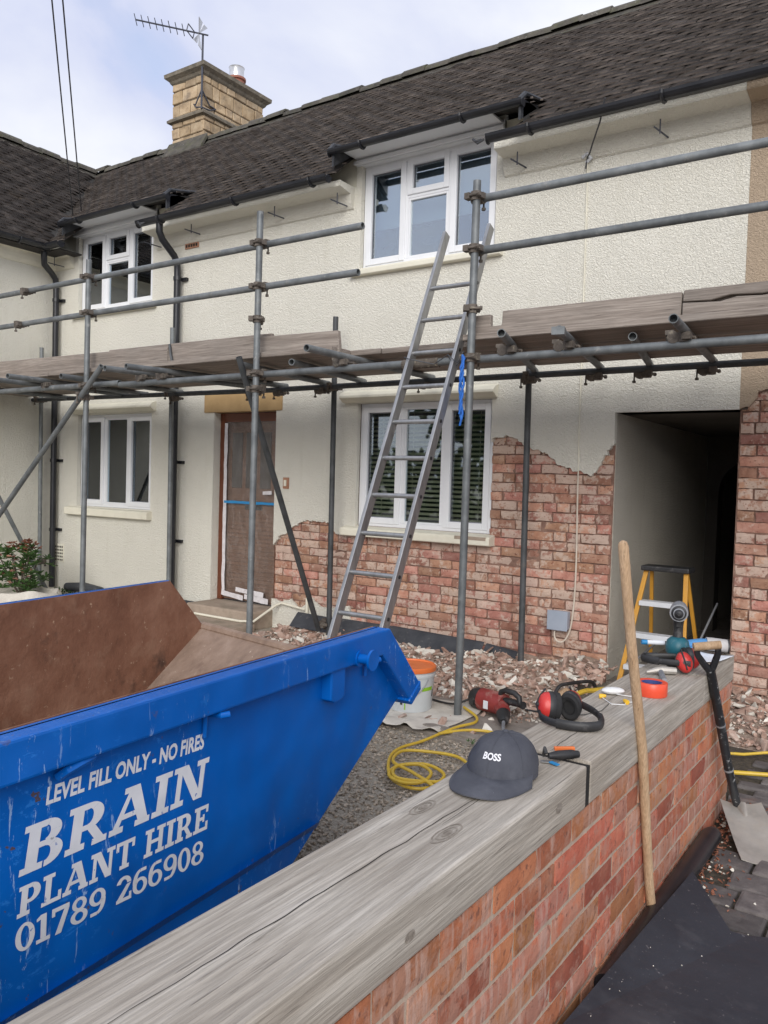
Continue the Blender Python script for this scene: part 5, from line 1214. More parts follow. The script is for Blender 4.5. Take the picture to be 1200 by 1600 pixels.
# hammer lying behind the tape
hm = empty('brick_hammer', (-.875, -2.72, ZW), label='grey steel hammer lying behind the orange tape', cat='hammer')
MB().tube((-.84, -2.78, ZW+.013), (-.90, -2.62, ZW+.013), .011, 10).build('shaft', 'tool_grey', hm)
MB().path([(-.945, -2.66, ZW+.010), (-.92, -2.635, ZW+.016), (-.895, -2.615, ZW+.018), (-.85, -2.585, ZW+.016)], [.005, .012, .015, .014], 8).build('head', 'shovel_steel', hm)
# earplugs on a cord with their white case
ep = empty('earplugs', (-.93, -3.09, ZW), label='yellow corded earplugs beside a white oval case', cat='earplugs')
Mx = Matrix.Translation((-.945, -3.055, ZW+.013)) @ Matrix.Rotation(R(35), 4, 'Z')
MB().lathe([(0, -.012), (.6, -.011), (.9, -.006), (1, 0), (.9, .006), (.6, .011), (0, .013)], 24, Mx, .042, .022).build('case', 'plastic_white', ep, smooth=True)
for x, y, a in ((-.955, -3.135, .5), (-.868, -3.15, 2.4)):
    d = Vector((math.cos(a), math.sin(a), .1)); p = Vector((x, y, ZW+.008)); MB().path([p-d*.012, p, p+d*.012], [.0085, .008, .0045], 8).build('plug', 'plug_yellow', ep, smooth=True)
MB().path([(-.955, -3.14, ZW+.004), (-.90, -3.20, ZW+.003), (-.86, -3.18, ZW+.003), (-.868, -3.155, ZW+.005), (-.83, -3.10, ZW+.003), (-.85, -3.05, ZW+.004), (-.90, -3.06, ZW+.004), (-.92, -3.09, ZW+.012)], .0018, 5).build('cord', 'plastic_white', ep)
MB().path([(-.91, -3.20, ZW+.002), (-.90, -3.30, ZW+.002), (-.925, -3.38, ZW+.002), (-.955, -3.42, ZW+.002)], .0014, 5).build('lead', 'dark_print', ep)
# folding knife and clips near the cap
kn = empty('folding_knife', (-.825, -3.83, ZW), label='small black and orange utility knife next to the cap', cat='knife')
zz = ZW
MB().path([(-.845, -3.865, zz+.012), (-.825, -3.845, zz+.013), (-.80, -3.815, zz+.013), (-.785, -3.80, zz+.012)], [.008, .0125, .0125, .009], 10).build('grip', 'plastic_black', kn, smooth=True)
MB().box(-.028, .030, -.006, .006, .0, .010, Matrix.Translation((-.835, -3.782, zz+.008)) @ Matrix.Rotation(R(40), 4, 'Z')).build('body', 'plastic_orange', kn, bevel=.002)
MB().box(-.022, .022, -.007, .007, .0, .003, Matrix.Translation((-.838, -3.880, zz)) @ Matrix.Rotation(R(25), 4, 'Z')).build('blade', 'aluminium', kn)
MB().box(-.016, .012, -.006, .006, .0, .003, Matrix.Translation((-.818, -3.886, zz+.001)) @ Matrix.Rotation(R(-20), 4, 'Z')).build('clip', 'tape_blue', kn)
MB().path([(-.865, -3.852, zz+.005), (-.858, -3.862, zz+.03), (-.850, -3.868, zz+.018)], .005, 8).build('spring', 'dark_print', kn)

# ------------------------------------------------------------------ right of the wall
pv = MB().add([(-.76, -4.6, -.004), (1.6, -4.6, -.004), (1.6, .02, -.004), (-1.16, .02, -.004), (-1.16, -1.95, -.004), (-.76, -1.95, -.004)], [(0, 1, 2, 3, 4, 5)]).build('paving', 'joint_dirt_and_shade', None, kind='structure')
random.seed(5)
def sett(x, y, lx, ly, rz):
    m = MB().box(-lx/2, lx/2, -ly/2, ly/2, -.03, .014); o = m.build('sett', 'sett', None, bevel=.012, seg=2)
    o.parent = pv; o.location = (x, y, random.uniform(-.006, .004)); o.rotation_euler = (random.uniform(-.02, .02), random.uniform(-.02, .02), rz+random.uniform(-.02, .02))
yy = -3.55; row = 0
while yy < -1.2:
    near = yy < -2.25
    w_ = .155 if near else .098
    xx = (-.69 if near else -.78) + (row % 2)*.09
    while xx < .35:
        lx = random.uniform(.15, .19) if near else random.uniform(.18, .23)
        q = proj((xx+lx/2, yy, 0))
        if q and q[0] < 1300: sett(xx+lx/2, yy+w_/2, lx-.010, w_-.010, 0)
        xx += lx
    yy += w_; row += 1
# shovel
sh = empty('shovel', (-.6, -2.3, 0), label='shovel with black shaft and grey blade leaning on the wall', cat='shovel')
sp = [(-.672, -2.165, .085), (-.680, -2.185, .13), (-.70, -2.25, .27), (-.722, -2.34, .48), (-.735, -2.46, .68), (-.737, -2.50, .735)]
MB().path(sp, [.017, .018, .0185, .019, .0185, .018], 14).build('shaft', 'shaft_black', sh, smooth=True)
for k in (2, 3): p = Vector(sp[k]); d = (Vector(sp[k+1])-Vector(sp[k-1])).normalized(); MB().tube(p-d*.004, p+d*.004, .0205, 14).build('shaft_ring', 'tool_grey', sh)
gr = Vector((-.738, -2.575, .845)); gd = Vector((.80, .45, .12)).normalized()
for s_ in (-1, 1): MB().path([(-.737, -2.50, .73), Vector((-.7375, -2.525, .765))+gd*.02*s_, gr-Vector((0, -.02, .035))+gd*.040*s_, gr+gd*.042*s_], [.016, .014, .0125, .012], 10).build('handle_fork', 'shaft_black', sh, smooth=True)
MB().tube(gr-gd*.052, gr+gd*.052, .0165, 14).build('grip', 'handle_timber', sh, smooth=True)
tipd = Vector((.42, -.88, -.12)).normalized(); side = Vector((.88, .42, .0)).normalized(); bo_ = Vector((-.665, -2.15, .070)); m = MB(); NU, NV = 12, 8; tp_, bt_ = [], []
for i in range(NU+1):
    for j in range(NV+1):
        u_ = i/NU; v_ = j/NV*2-1; wd = .085+.012*u_
        p = bo_ + tipd*(.40*u_) + side*(wd*v_); p.z = .085*(1-u_)**1.3+.012 + .016*(v_*v_)+(.012*(1-abs(v_)*3) if abs(v_) < .33 and u_ < .4 else 0)*(1-u_*2.5)
        tp_.append(p); bt_.append(p-Vector((0, 0, .003)))
Gq = NV+1; n0 = len(tp_); fs = [(i*Gq+j, i*Gq+j+1, (i+1)*Gq+j+1, (i+1)*Gq+j) for i in range(NU) for j in range(NV)]
m.add(tp_+bt_, fs+[tuple(n0+k for k in reversed(f)) for f in fs]+[(i*Gq, (i+1)*Gq, n0+(i+1)*Gq, n0+i*Gq) for i in range(NU)]+[(i*Gq+NV, n0+i*Gq+NV, n0+(i+1)*Gq+NV, (i+1)*Gq+NV) for i in range(NU)]+[(j, n0+j, n0+j+1, j+1) for j in range(NV)]+[(NU*Gq+j, NU*Gq+j+1, n0+NU*Gq+j+1, n0+NU*Gq+j) for j in range(NV)])
m.build('blade', 'shovel_steel', sh, smooth=True)
MB().path([(-.672, -2.163, .092), bo_+tipd*.02+Vector((0, 0, .03)), bo_+tipd*.11+Vector((0, 0, .0))], [.021, .022, .008], 10).build('socket', 'shovel_steel', sh, smooth=True)
# wooden pole
MB().path([(-.733, -3.19, .0), (-.737, -3.25, .18), (-.737, -3.38, .64), (-.748, -3.50, .99), (-.758, -3.58, 1.285), (-.759, -3.582, 1.297), (-.7595, -3.583, 1.302)], [.0148, .0150, .0152, .0155, .0155, .012, .004], 14).build('wooden_pole', 'handle_timber', None, smooth=True, label='long pale wooden pole leaning on the garden wall', cat='pole')
# black pipe and rubber sheet
MB().path([(-.715, -2.42, .05), (-.712, -2.44, .05), (-.715, -2.47, .05), (-.715, -3.7, .05)], [.026, .034, .038, .038], 14).build('black_pipe', 'black_plastic', None, smooth=True, label='black plastic pipe along the foot of the garden wall', cat='pipe')
shp = [(-.677, -2.916, .092), (-.60, -3.02, .072), (-.495, -3.17, .050), (-.45, -3.15, .042), (-.397, -3.11, .035), (-.30, -3.04, .030), (-.1, -3.02, .026), (.35, -3.1, .024), (.45, -4.5, .03), (-.60, -4.75, .06), (-.735, -4.6, .105), (-.726, -3.992, .102)]
MB().poly(shp, (0, 0, -.005)).build('rubber_sheet', 'rubber_sheet', None, label='large dark sheet lying at the foot of the garden wall', cat='sheet')
# yellow cable on the right
MB().path([(-1.02, -1.75, .03), (-.95, -1.62, .03), (-.80, -1.53, .03), (-.66, -1.45, .028), (-.50, -1.44, .028), (-.2, -1.5, .028), (.3, -1.4, .028)], .011, 8).build('yellow_hose', 'cable_yellow', None, smooth=True, label='yellow cable crossing the paving nearer the shovel', cat='cable', group='yellow cables')
MB().path([(-1.05, -1.35, .03), (-.95, -1.26, .03), (-.83, -1.20, .03), (-.73, -1.10, .035), (-.6, -1.07, .03), (-.3, -1.1, .028), (.3, -1.0, .028)], .008, 8).build('yellow_hose', 'cable_yellow', None, smooth=True, label='yellow cable crossing the paving nearer the rubble', cat='cable', group='yellow cables')

# ------------------------------------------------------------------ left of the wall
MB().box(-3.2, -1.02, -1.93, -1.22, -.05, .013).build('concrete_slab', 'concrete', None, kind='structure', bevel=.008)
MB().poly([(-2.55, -1.87, .0), (-1.0, -2.02, .0), (-1.0, -1.94, .0), (-2.55, -1.80, .0)], (0, 0, .03)).build('slab_edge', 'concrete', None, kind='structure', bevel=.006)
# bucket
bk = empty('plastic_bucket', (-2.735, -1.60, .02), label='grey plastic tub with an orange lid behind the skip', cat='bucket')
Mb = Matrix.Translation((-2.735, -1.60, .022))
MB().lathe([(.132, 0), (.138, .004), (.150, .215), (.156, .217), (.157, .232), (.152, .235), (.153, .262)], 40, Mb).build('tub', 'bucket_plastic', bk, smooth=True)
MB().lathe([(.160, .250), (.162, .256), (.160, .276), (.154, .281), (.146, .280), (.142, .272), (0, .270)], 40, Mb).build('lid', 'plastic_orange', bk, smooth=True)
def wrap(a0, a1, z0, z1, mat, name, off=.0012):
    m = MB(); n_ = 10; vs = []
    for i in range(n_+1):
        a = a0+(a1-a0)*i/n_
        for z in (z0, z1): r_ = .138+(.150-.138)*(z-.004)/.211+off; vs.append(Mb @ Vector((r_*math.cos(a), r_*math.sin(a), z)))
    m.add(vs, [(2*i, 2*i+1, 2*i+3, 2*i+2) for i in range(n_)]); m.build(name, mat, bk)
wrap(R(-28), R(8), .135, .158, 'green_print', 'label_stripe'); wrap(R(-72), R(-69), .02, .20, 'green_print', 'label_line'); wrap(R(-83), R(-77), .05, .17, 'dark_print', 'label_print')
wrap(R(10), R(16), .09, .135, 'dark_print', 'label_print')
MB().path([Mb @ Vector((.155*math.cos(R(a)), .155*math.sin(R(a)), .235-.12*math.sin(R((a+100)*1.9)))) for a in range(-100, -4, 8)], .003, 6).build('bail_handle', 'tool_grey', bk)
# cloth under it
m = MB(); NXc, NYc = 34, 22; vs = []
for j in range(NYc+1):
    for i in range(NXc+1):
        u_, v_ = i/NXc, j/NYc; x = -3.05+.72*u_+.04*fbm(v_*4, 1, 3); y = -2.10+.70*v_+.18*u_+.05*fbm(u_*4, 2, 8)*(1-v_)
        vs.append((x, y, .022+.022*abs(fbm(u_*5, v_*4, 3))+.035*max(0, fbm(u_*9, v_*3, 6))*(1 if (u_ > .75 or v_ < .25) else .2)))
m.add(vs, [(j*(NXc+1)+i, j*(NXc+1)+i+1, (j+1)*(NXc+1)+i+1, (j+1)*(NXc+1)+i) for j in range(NYc) for i in range(NXc)])
o = m.build('dust_sheet', 'cloth_white', None, smooth=True, label='crumpled off-white dust sheet on the ground under the tub', cat='sheet'); o.modifiers.new('t', 'SOLIDIFY').thickness = .003
# breaker
bt = empty('demolition_hammer', (-2.25, -1.40, .02), rotz(R(-12)), label='red and black electric demolition hammer lying on the slab', cat='power tool')
m = MB(); m.path([(-.16, 0, .075), (-.145, 0, .078), (-.10, 0, .082), (-.09, 0, .082)], [.05, .064, .070, .070], 16); m.build('motor_cap', 'plastic_black', bt, smooth=True, local=True)
m = MB(); m.path([(-.09, 0, .082), (.0, 0, .084), (.06, 0, .084), (.085, 0, .080)], [.070, .074, .072, .060], 16, flat=((0, 0, 1), .066, .070)); m.build('housing', 'breaker_red', bt, smooth=True, local=True)
MB().box(-.02, .015, -.0705, -.066, .05, .10).build('rating_plate', 'paper', bt, local=True, bevel=.001); MB().box(-.135, -.105, -.0705, -.058, .05, .085).build('switch', 'dark_print', bt, local=True, bevel=.003)
MB().path([(.06, -.01, .12), (.075, -.012, .165), (.11, -.015, .180), (.18, -.02, .178), (.215, -.02, .160), (.222, -.02, .12)], .0175, 12).build('handle', 'plastic_black', bt, smooth=True, local=True)
MB().path([(.07, 0, .10), (.14, -.005, .115), (.22, -.015, .118), (.25, -.02, .118)], [.03, .022, .020, .024], 10).build('grip_bridge', 'plastic_black', bt, smooth=True, local=True)
MB().path([(.07, -.01, .075), (.13, -.06, .062), (.165, -.10, .052), (.185, -.125, .046)], [.052, .044, .036, .028], 14).build('nose', 'breaker_red', bt, smooth=True, local=True)
MB().path([(.150, -.085, .056), (.185, -.125, .046), (.205, -.15, .040), (.215, -.162, .037)], [.043, .037, .030, .020], 14).build('chuck', 'plastic_black', bt, smooth=True, local=True)
MB().path([(.21, -.157, .037), (.27, -.235, .022), (.285, -.253, .016)], [.011, .010, .004], 8).build('chisel', 'tool_grey', bt, smooth=True, local=True)
def cat(P, n_=8):
    P = [Vector(p) for p in P]; out = []
    for i in range(len(P)-1):
        p0, p1, p2, p3 = P[max(i-1, 0)], P[i], P[i+1], P[min(i+2, len(P)-1)]
        for k in range(n_):
            t = k/n_; out.append(.5*((2*p1)+(p2-p0)*t+(2*p0-5*p1+4*p2-p3)*t*t+(3*p1-p0-3*p2+p3)*t**3))
    out.append(P[-1]); return out
MB().path(cat([(-2.42, -1.38, .09), (-2.50, -1.42, .05), (-2.62, -1.40, .035), (-2.85, -1.35, .035), (-3.2, -1.3, .03)]), .007, 8).build('black_cable', 'plastic_black', None, smooth=True, label='black power cable running from the demolition hammer behind the tub', cat='cable')
MB().path(cat([(-2.02, -1.42, .10), (-1.9, -1.25, .06), (-1.75, -1.1, .05), (-1.6, -1.05, .03), (-1.5, -1.3, .02)]), .006, 8).build('black_cable', 'plastic_black', None, smooth=True, label='black cable right of the demolition hammer towards the wall', cat='cable')
# yellow extension lead
cz = .012
yl = [(-2.42, -1.46, .05), (-2.28, -1.56, .04), (-2.235, -1.66, .035), (-2.27, -1.80, .035), (-2.30, -1.95, .025), (-2.33, -2.10, cz), (-2.36, -2.28, cz), (-2.31, -2.45, cz), (-2.16, -2.66, cz), (-2.02, -2.72, cz), (-1.94, -2.66, cz),
      (-1.95, -2.50, cz+.01), (-2.08, -2.45, cz+.02), (-2.18, -2.55, cz+.022), (-2.15, -2.69, cz+.022), (-2.05, -2.73, cz+.02), (-1.97, -2.68, cz+.024), (-1.99, -2.56, cz+.03), (-2.10, -2.50, cz+.03), (-2.17, -2.60, cz+.03),
      (-2.08, -2.72, cz+.03), (-1.92, -2.62, cz+.02), (-1.86, -2.48, cz+.012), (-1.90, -2.33, cz+.01), (-2.03, -2.22, cz+.008), (-2.18, -2.24, cz+.008), (-2.30, -2.34, cz+.014), (-2.24, -2.52, cz+.02), (-2.06, -2.62, cz+.034), (-1.90, -2.68, cz+.02), (-1.72, -2.78, cz), (-1.55, -2.9, cz)]
MB().path(cat(yl, 7), .0085, 8).build('yellow_cable', 'cable_yellow', None, smooth=True, label='loosely coiled yellow extension cable on the gravel', cat='cable', group='yellow cables')
MB().path(cat([(-2.30, -1.97, .03), (-2.20, -1.82, .034), (-2.08, -1.76, .034), (-1.96, -1.80, .034), (-1.86, -1.92, .032), (-1.7, -2.1, .02), (-1.4, -2.2, .012)], 7), .0085, 8).build('yellow_cable', 'cable_yellow', None, smooth=True, label='yellow cable bending behind the cap across the slab edge', cat='cable', group='yellow cables')
# bow saw with tan blade guard on the rubble
sw = empty('bow_saw', (-1.95, -.75, .12), label='small tool with black bow handle and tan blade on the rubble', cat='saw')
MB().path(cat([(-2.02, -.98, .10), (-2.0, -.95, .155), (-1.97, -.88, .165), (-1.89, -.68, .155), (-1.87, -.63, .10)], 5), .012, 8).build('bow', 'plastic_black', sw, smooth=True)
MB().path([(-1.99, -1.02, .10), (-1.94, -.98, .12), (-1.88, -.93, .11)], [.022, .045, .02], 10).build('guard', 'handle_timber', sw, smooth=True)
MB().path(cat([(-1.92, -.95, .10), (-1.88, -.83, .12), (-1.85, -.72, .11), (-1.82, -.6, .10)], 4), .016, 7).build('strap', 'cable_yellow', sw, smooth=True)
# slates leaning at the foot of the wall
for k, (x0, x1, z0, h, dz) in enumerate(((-5.02, -4.55, .08, .11, -.01), (-4.50, -3.90, .09, .10, .0), (-3.93, -3.02, .075, .12, -.02), (-3.00, -2.72, .05, .12, -.03))):
    m = MB().poly([(x0, -.16, z0), (x1, -.15, z0+dz), (x1, -.045, z0+h+dz), (x0, -.05, z0+h)], (0, -.018, -.012))
    m.build('plinth_strip', 'slate', None, bevel=.003, label=('dark plinth strip left of the ladder foot by the waste pipe', 'dark plinth strip behind the ladder foot', 'longest dark plinth strip along the foot of the brick wall', 'short dark plinth strip end nearest the passage')[k], cat='plinth', group='dark plinth strips at the wall foot')
MB().poly([(DX0-.55, -.06, .0), (DX0-.06, -.06, .0), (DX0-.06, -.045, .13), (DX0-.55, -.045, .13)], (0, -.02, 0)).build('plinth_strip', 'slate', None, label='dark plinth strip left of the door step', cat='plinth', group='dark plinth strips at the wall foot')
# cable junction box
jb = empty('junction_box', (-2.397, 0, .36), label='grey square electrical box with looping cable on the brick wall', cat='electrical box')
MB().box(-2.473, -2.321, -.055, .014, .358, .498).build('box_body', 'box_grey', jb, bevel=.008); MB().box(-2.480, -2.314, -.064, -.0555, .352, .504).build('box_lid', 'box_grey', jb, bevel=.006)
MB().path(cat([(-2.425, -.03, .36), (-2.425, -.035, .30), (-2.40, -.035, .265), (-2.36, -.03, .265), (-2.325, -.025, .31), (-2.30, -.02, .40), (-2.285, -.012, .60), (-2.282, -.01, .90), (-2.290, -.01, 1.3), (-2.296, -.004, 1.56)], 6), .0065, 8).build('cable', 'cable_white', jb, smooth=True)
#@@STUFF
# ------------------------------------------------------------------ step ladder in the passage
sl_ = empty('step_ladder', (-1.68, -.05, 0), label='small yellow step ladder with black top in the passage mouth', cat='step ladder')
SY = -.10
tl, tr, bl, br_ = Vector((-1.755, SY+.12, .87)), Vector((-1.475, SY+.12, .87)), Vector((-1.86, SY-.12, .01)), Vector((-1.41, SY-.12, .01))
def legp(a, b, name, w_=.032, d_=.022):
    d = (b-a).normalized(); x = Vector((1, 0, 0)); x = (x-d*x.dot(d)).normalized(); y = d.cross(x); m = MB()
    vs = [p+x*u_*w_/2+y*v_*d_/2 for p in (a, b) for u_, v_ in ((-1, -1), (1, -1), (1, 1), (-1, 1))]
    m.add(vs, [(0, 1, 2, 3), (4, 7, 6, 5)]+[(i, (i+1) % 4, 4+(i+1) % 4, 4+i) for i in range(4)]); return m.build(name, 'fibreglass_yellow', sl_, bevel=.003)
for a, b in ((tl, bl), (tr, br_)): legp(a, b, 'front_leg')
rl, rr_ = Vector((-1.74, SY+.20, .86)), Vector((-1.49, SY+.20, .86))
legp(rl, Vector((-1.82, SY+.55, .01)), 'rear_leg', .026); legp(rr_, Vector((-1.44, SY+.55, .01)), 'rear_leg', .026)
MB().box(-1.785, -1.445, SY+.07, SY+.24, .868, .905).build('top_cap', 'plastic_black', sl_, bevel=.01)
for t in (.265, .53, .79):
    a, b = tl.lerp(bl, t), tr.lerp(br_, t); MB().box(a.x+.012, b.x-.012, a.y-.035, a.y+.06, a.z-.022, a.z+.012).build('tread', 'pale_matte', sl_, bevel=.004)
    MB().box(a.x+.012, b.x-.012, a.y-.037, a.y-.0355, a.z-.022, a.z+.008).build('tread_edge', 'pale_matte', sl_)
MB().tube((-1.40, SY+.10, .30), (-1.35, SY+.55, .62), .008, 8).build('spreader', 'tool_grey', sl_); MB().tube((-1.79, SY-.05, .20), (-1.74, SY+.45, .30), .008, 8).build('spreader', 'tool_grey', sl_)

# ------------------------------------------------------------------ venetian blind in the lower window
vb = empty('venetian_blind', (-3.73, .17, 1.1), label='beige venetian blind behind the ground floor window by the ladder', cat='blind')
z = 1.10
while z < 2.13:
    MB().box(WL[0]+.02, WL[1]-.02, -.017, .017, -.0012, .0012, Matrix.Translation((0, .175, z)) @ Matrix.Rotation(R(36), 4, 'X')).build('slat', 'blind', vb); z += .041
MB().box(WL[0]+.02, WL[1]-.02, .155, .195, 2.125, 2.16).build('head_rail', 'blind', vb)
for x in (WL[0]+.18, -3.9, -3.55, WL[1]-.18): MB().box(x-.002, x+.002, .155, .158, 1.09, 2.13).build('ladder_cord', 'blind', vb)

# ------------------------------------------------------------------ rubble, gravel
def hull(seed, flat):
    rs = np.random.default_rng(seed); pts = rs.uniform(-1, 1, (11, 3)); pts *= (1/np.maximum(.75, np.linalg.norm(pts, axis=1)))[:, None]; pts *= np.array([1, rs.uniform(.55, .85), flat])
    bm = bmesh.new(); [bm.verts.new(p) for p in pts]; r_ = bmesh.ops.convex_hull(bm, input=bm.verts)
    bmesh.ops.delete(bm, geom=[v for v in bm.verts if not v.link_faces], context='VERTS'); bm.verts.index_update()
    vs = np.array([v.co[:] for v in bm.verts]); fs = [tuple(v.index for v in f.verts) for f in bm.faces]; bm.free(); return vs, fs
HV = [hull(i, f) for i, f in enumerate((.55, .45, .4, .3, .28, .5, .35, .6, .25, .32))]
def hmesh(i, mat):
    me = bpy.data.meshes.new('rubble'); me.from_pydata(HV[i][0].tolist(), [], HV[i][1]); me.materials.append(MATS[mat]); return me
RB = [hmesh(i, 'rubble_brick') for i in range(10)]; RW = [hmesh(i, 'rubble_render') for i in range(10)]
def heap(x, y):
    """height of the rubble bank"""
    if x < -1.95:
        f = min(1, max(0, (x+5.3)/.7)); edge = -1.15 + .12*fbm(x*2.2, 0, 3) - .25*max(0, min(1, (x+3.0)/.8)) + (.45 if x < -3.8 else 0)
        t = max(0, min(1, (y-edge)/(-.02-edge))); return ((.09+.08*max(0, min(1, (x+3.0)/.5)))*t**.8)*f*(.85+.5*fbm(x*3, y*3, 1)) if y > edge else 0
    t = max(0, min(1, (y+1.0)/.95)); return .13*t*(.9+.5*fbm(x*3, y*3, 5))
def bank(x0, x1, y0, y1, n1, n2, name):
    m = MB(); m.add([(x0+(x1-x0)*i/n1, y0+(y1-y0)*j/n2, heap(x0+(x1-x0)*i/n1, y0+(y1-y0)*j/n2)-.006) for j in range(n2+1) for i in range(n1+1)], [(j*(n1+1)+i, j*(n1+1)+i+1, (j+1)*(n1+1)+i+1, (j+1)*(n1+1)+i) for j in range(n2) for i in range(n1)])
    return m.build(name, 'rubble_dust', None, kind='structure', smooth=True)
bank(-5.25, -2.034, -1.5, .012, 60, 30, 'dust_ground'); bank(-1.165, 1.2, -1.05, .012, 40, 20, 'dust_ground')
random.seed(11); smallB, smallW, cand = [], [], []
def scatter(n_, x0, x1, y0, y1, thr):
    k = 0
    while k < n_:
        x, y = random.uniform(x0, x1), random.uniform(y0, y1); h = heap(x, y)
        if h < .004 and random.random() > thr: continue
        k += 1; s_ = min(.075, .012*math.exp(random.gauss(.35, .62))); white = random.random() < .26
        p = (x, y, h+s_*.22); rot = (random.gauss(0, .45), random.gauss(0, .45), random.uniform(0, 6.28)); sc_ = (s_, s_*random.uniform(.7, 1), s_*random.uniform(.7, 1.2))
        cand.append((s_, p, rot, sc_, white, random.randrange(10)))
scatter(4200, -5.2, -1.93, -1.45, -.03, .05); scatter(1700, -1.15, .4, -1.08, -.03, .03); scatter(160, -2.7, -1.05, -1.9, -1.2, 1)
def csize(c):
    q = proj(c[1]); 
    if not q or not (0 < q[0] < 1200 and 0 < q[1] < 1600): return 0
    return c[0]/q[2]
cand.sort(key=csize, reverse=True)
for s_, p, rot, sc_, white, i in cand[:290]:
    o = bpy.data.objects.new('rubble_piece', (RW if white else RB)[i]); o.location = p; o.rotation_euler = rot; o.scale = sc_; link(o)
    kind_ = 'pale piece of broken render' if white else 'reddish piece of broken brick'
    place = 'right of the passage by the paving' if p[0] > -1.2 else 'on the slab near the demolition hammer' if p[1] < -1.15 else 'left of the ladder by the door step' if p[0] < -4.0 else 'heaped below the window' if p[0] < -2.95 else 'heaped below the grey electrical box'
    tag(o, kind_ + ' ' + place, 'rubble', ('pale render' if white else 'red brick') + ' rubble ' + place)
for white, mat, nm in ((False, 'rubble_brick', 'brick_rubble'), (True, 'rubble_render', 'render_rubble')):
    joined(nm, [(HV[i][0], HV[i][1], npm(p, rot, sc_)) for s_, p, rot, sc_, wh, i in cand[290:] if wh == white], mat, None, label='small broken pieces heaped below the wall', cat='rubble', kind='stuff')
gs = []
GV = HV[7]
for _ in range(9500):
    x, y = random.uniform(-2.75, -1.02), random.uniform(-4.3, -1.86)
    s_ = random.uniform(.005, .013); k = random.choice((0, 1, 5, 7)); gs.append((HV[k][0], HV[k][1], npm((x, y, s_*.2-.008), (random.uniform(-.6, .6), random.uniform(-.6, .6), random.uniform(0, 6.3)), s_)))
joined('gravel', gs, 'gravel_stone', None, label='fine brown gravel between the skip and the wall', cat='gravel', kind='stuff')
# leaf litter and grit along the foot of the garden wall
ls = []
for _ in range(900):
    x, y = -.75+abs(random.gauss(0, .07)), random.uniform(-3.4, -1.9); s_ = random.uniform(.004, .014); k = random.choice((3, 4, 8)); ls.append((HV[k][0], HV[k][1], npm((x, y, .012+random.uniform(0, .012)), (random.uniform(-.8, .8), random.uniform(-.8, .8), random.uniform(0, 6.3)), s_)))
joined('litter', ls, 'flower_dry', None, label='dry leaf litter along the foot of the wall', cat='litter', kind='stuff')
ls = []
for _ in range(120):
    x, y = -.745+abs(random.gauss(0, .08)), random.uniform(-3.4, -1.9); s_ = random.uniform(.004, .012); ls.append((HV[5][0], HV[5][1], npm((x, y, .02), (random.uniform(-.8, .8), random.uniform(-.8, .8), 0), s_)))
joined('grit', ls, 'rubble_render', None, label='pale grit along the foot of the garden wall', cat='grit', kind='stuff')

# ------------------------------------------------------------------ plants
def leaf_geo(L, W_, fold=.25):
    return np.array([(0, 0, 0), (L*.35, W_/2, fold*W_), (L*.75, W_*.38, fold*W_), (L, 0, 0), (L*.75, -W_*.38, fold*W_), (L*.35, -W_/2, fold*W_), (L*.5, 0, -.02*L)]), [(0, 6, 1), (1, 6, 2), (2, 6, 3), (3, 6, 4), (4, 6, 5), (5, 6, 0)]
def whorls(n_, c, rad, L, W_, per, mat, name, parent, zmin=0, **kw):
    lv, lf_ = leaf_geo(L, W_); it = []
    for _ in range(n_):
        while True:
            v = np.array([random.uniform(-1, 1) for _ in range(3)])
            if .45 < np.linalg.norm(v) < 1: break
        p = np.array(c)+v*np.array(rad)
        if p[2] < zmin: continue
        for k in range(per):
            a = 2*math.pi*k/per+random.uniform(-.3, .3); it.append((lv, lf_, npm(p, (random.uniform(-.3, .3), -random.uniform(-.2, .9), a), random.uniform(.7, 1.15))))
    return joined(name, it, mat, parent, **kw)
pl = empty('shrub', (-8.05, -.95, .1), label='leafy green shrub with fading pink flowers beside the scaffold foot', cat='shrub')
whorls(120, (-8.28, -.95, .38), (.40, .32, .30), .085, .028, 8, 'leaf', 'foliage', pl, .06)
whorls(26, (-8.15, -.95, .64), (.20, .18, .08), .04, .022, 8, 'flower_dry', 'dead_flowers', pl, kind='stuff'); whorls(22, (-8.3, -1.05, .45), (.30, .25, .25), .035, .024, 8, 'flower_pink', 'flowers', pl, .15)
for k in range(7): MB().path([(-8.2+.03*k, -.95, .05), (-8.22+.05*(k-3), -.95+.04*(k % 3-1), .28), (-8.22+.10*(k-3), -.95+.10*(k % 3-1), .55)], [.012, .009, .004], 6).build('stem', 'bark', pl)
m = MB(); Mx = Matrix.Translation((-8.12, -1.0, .0))
prof = [(.36, 0), (.42, .05), (.45, .10), (.44, .15), (.40, .185), (.36, .18), (.34, .12), (0, .11)]
m.lathe(prof, 36, Mx, 1.1, .8)
for i, v in enumerate(m.v): m.v[i] = v+Vector((.04*fbm(v.x*5, v.y*5, 1), .04*fbm(v.x*5, v.y*5, 4), .05*fbm(v.x*4, v.y*4, 7)*(1 if v.z > .08 else 0)))
m.build('sack', 'cloth_white', None, smooth=True, label='rolled open off-white sack holding the shrub', cat='sack')
def weeds(n_, x0, x1, y0, y1, name, label, L=.05):
    lv, lf_ = leaf_geo(L, L*.32); it = []
    for _ in range(n_):
        p = (random.uniform(x0, x1), random.uniform(y0, y1), random.uniform(.0, .04)); it += [(lv, lf_, npm(p, (random.uniform(-.4, .4), -random.uniform(.2, 1.3), random.uniform(0, 6.28)), random.uniform(.5, 1.2))) for k in range(5)]
    joined(name, it, 'leaf', None, label=label, cat='weeds', kind='stuff')
weeds(60, -8.85, -8.35, -.5, -.1, 'weeds', 'green weeds at the foot of the left drainpipe'); weeds(60, -6.75, -6.15, -.42, -.28, 'weeds', 'small weeds growing at the front of the door step', .035)
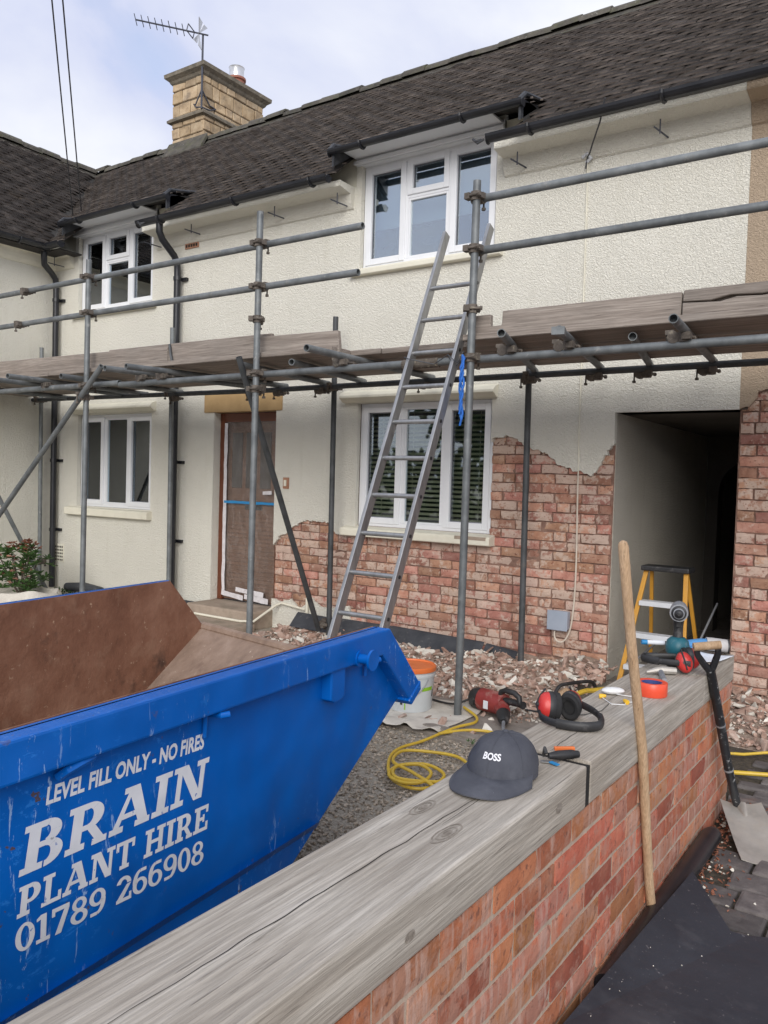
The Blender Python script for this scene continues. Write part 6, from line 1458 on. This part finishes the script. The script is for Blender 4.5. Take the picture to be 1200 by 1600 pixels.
weeds(40, -2.1, -1.5, -2.02, -1.9, 'weeds', 'small weeds growing along the concrete slab edge', .025); weeds(16, -.745, -.70, -3.2, -2.8, 'weeds', 'tiny weeds between the garden wall and the dark sheet', .025); weeds(8, -.74, -.70, -4.35, -4.2, 'weeds', 'small green weed at the foot of the wall in the foreground', .03)
MB().path([(-8.5, -.2, .10), (-8.2, -.18, .12), (-7.9, -.16, .10)], [.05, .06, .05], 10).build('waste_roll', 'slate', None, smooth=True, label='dark rolled bundle lying at the foot of the wall below the left window', cat='bundle')
# trees and hedge across the road (behind the camera, mirrored in the windows)
def tree(x, y, h, r_, label):
    t = empty('garden_tree', (x, y, 0), label=label, cat='tree')
    MB().path([(x, y, 0), (x+.1, y, h*.25), (x-.1, y+.1, h*.5), (x, y, h*.8)], [.3, .22, .16, .05], 10).build('trunk', 'bark', t, smooth=True)
    it = []; lv, lf_ = leaf_geo(.42, .26)
    for _ in range(2600):
        while True:
            v = np.array([random.gauss(0, .45) for _ in range(3)])
            if np.linalg.norm(v) < 1: break
        p = np.array((x, y, h*.6))+v*np.array((r_, r_, h*.42)); it.append((lv, lf_, npm(p, (random.uniform(-3, 3), random.uniform(-3, 3), random.uniform(0, 6)), random.uniform(.7, 1.4))))
    joined('crown', it, 'leaf_tree', t)
tree(-14.6, -22.0, 9.0, 3.0, 'tall dark tree across the road mirrored in the window by the ladder')
it = []; lv, lf_ = leaf_geo(.34, .22)
for _ in range(5200):
    p = (random.uniform(-48, 8), -24+random.gauss(0, .7), abs(random.uniform(0, 2.6))); it.append((lv, lf_, npm(p, (random.uniform(-3, 3), random.uniform(-3, 3), random.uniform(0, 6)), random.uniform(1.0, 2.2))))
joined('hedge', it, 'leaf_tree', None, label='long dark hedge across the road mirrored in the lower windows', cat='hedge', kind='stuff')

# crumbs blown over the dark sheet
cr_ = []
for _ in range(60):
    x, y = random.uniform(-.70, -.1), random.uniform(-4.4, -3.1); s_ = random.uniform(.001, .0035)
    cr_.append((HV[5][0], HV[5][1], npm((x, y, .105-.09*min(1, max(0, (x+.72)/.35))+.004), (random.uniform(-1, 1), random.uniform(-1, 1), 0), s_)))
joined('crumbs', cr_, 'rubble_render', None, label='pale crumbs scattered over the dark sheet', cat='crumbs', kind='stuff')
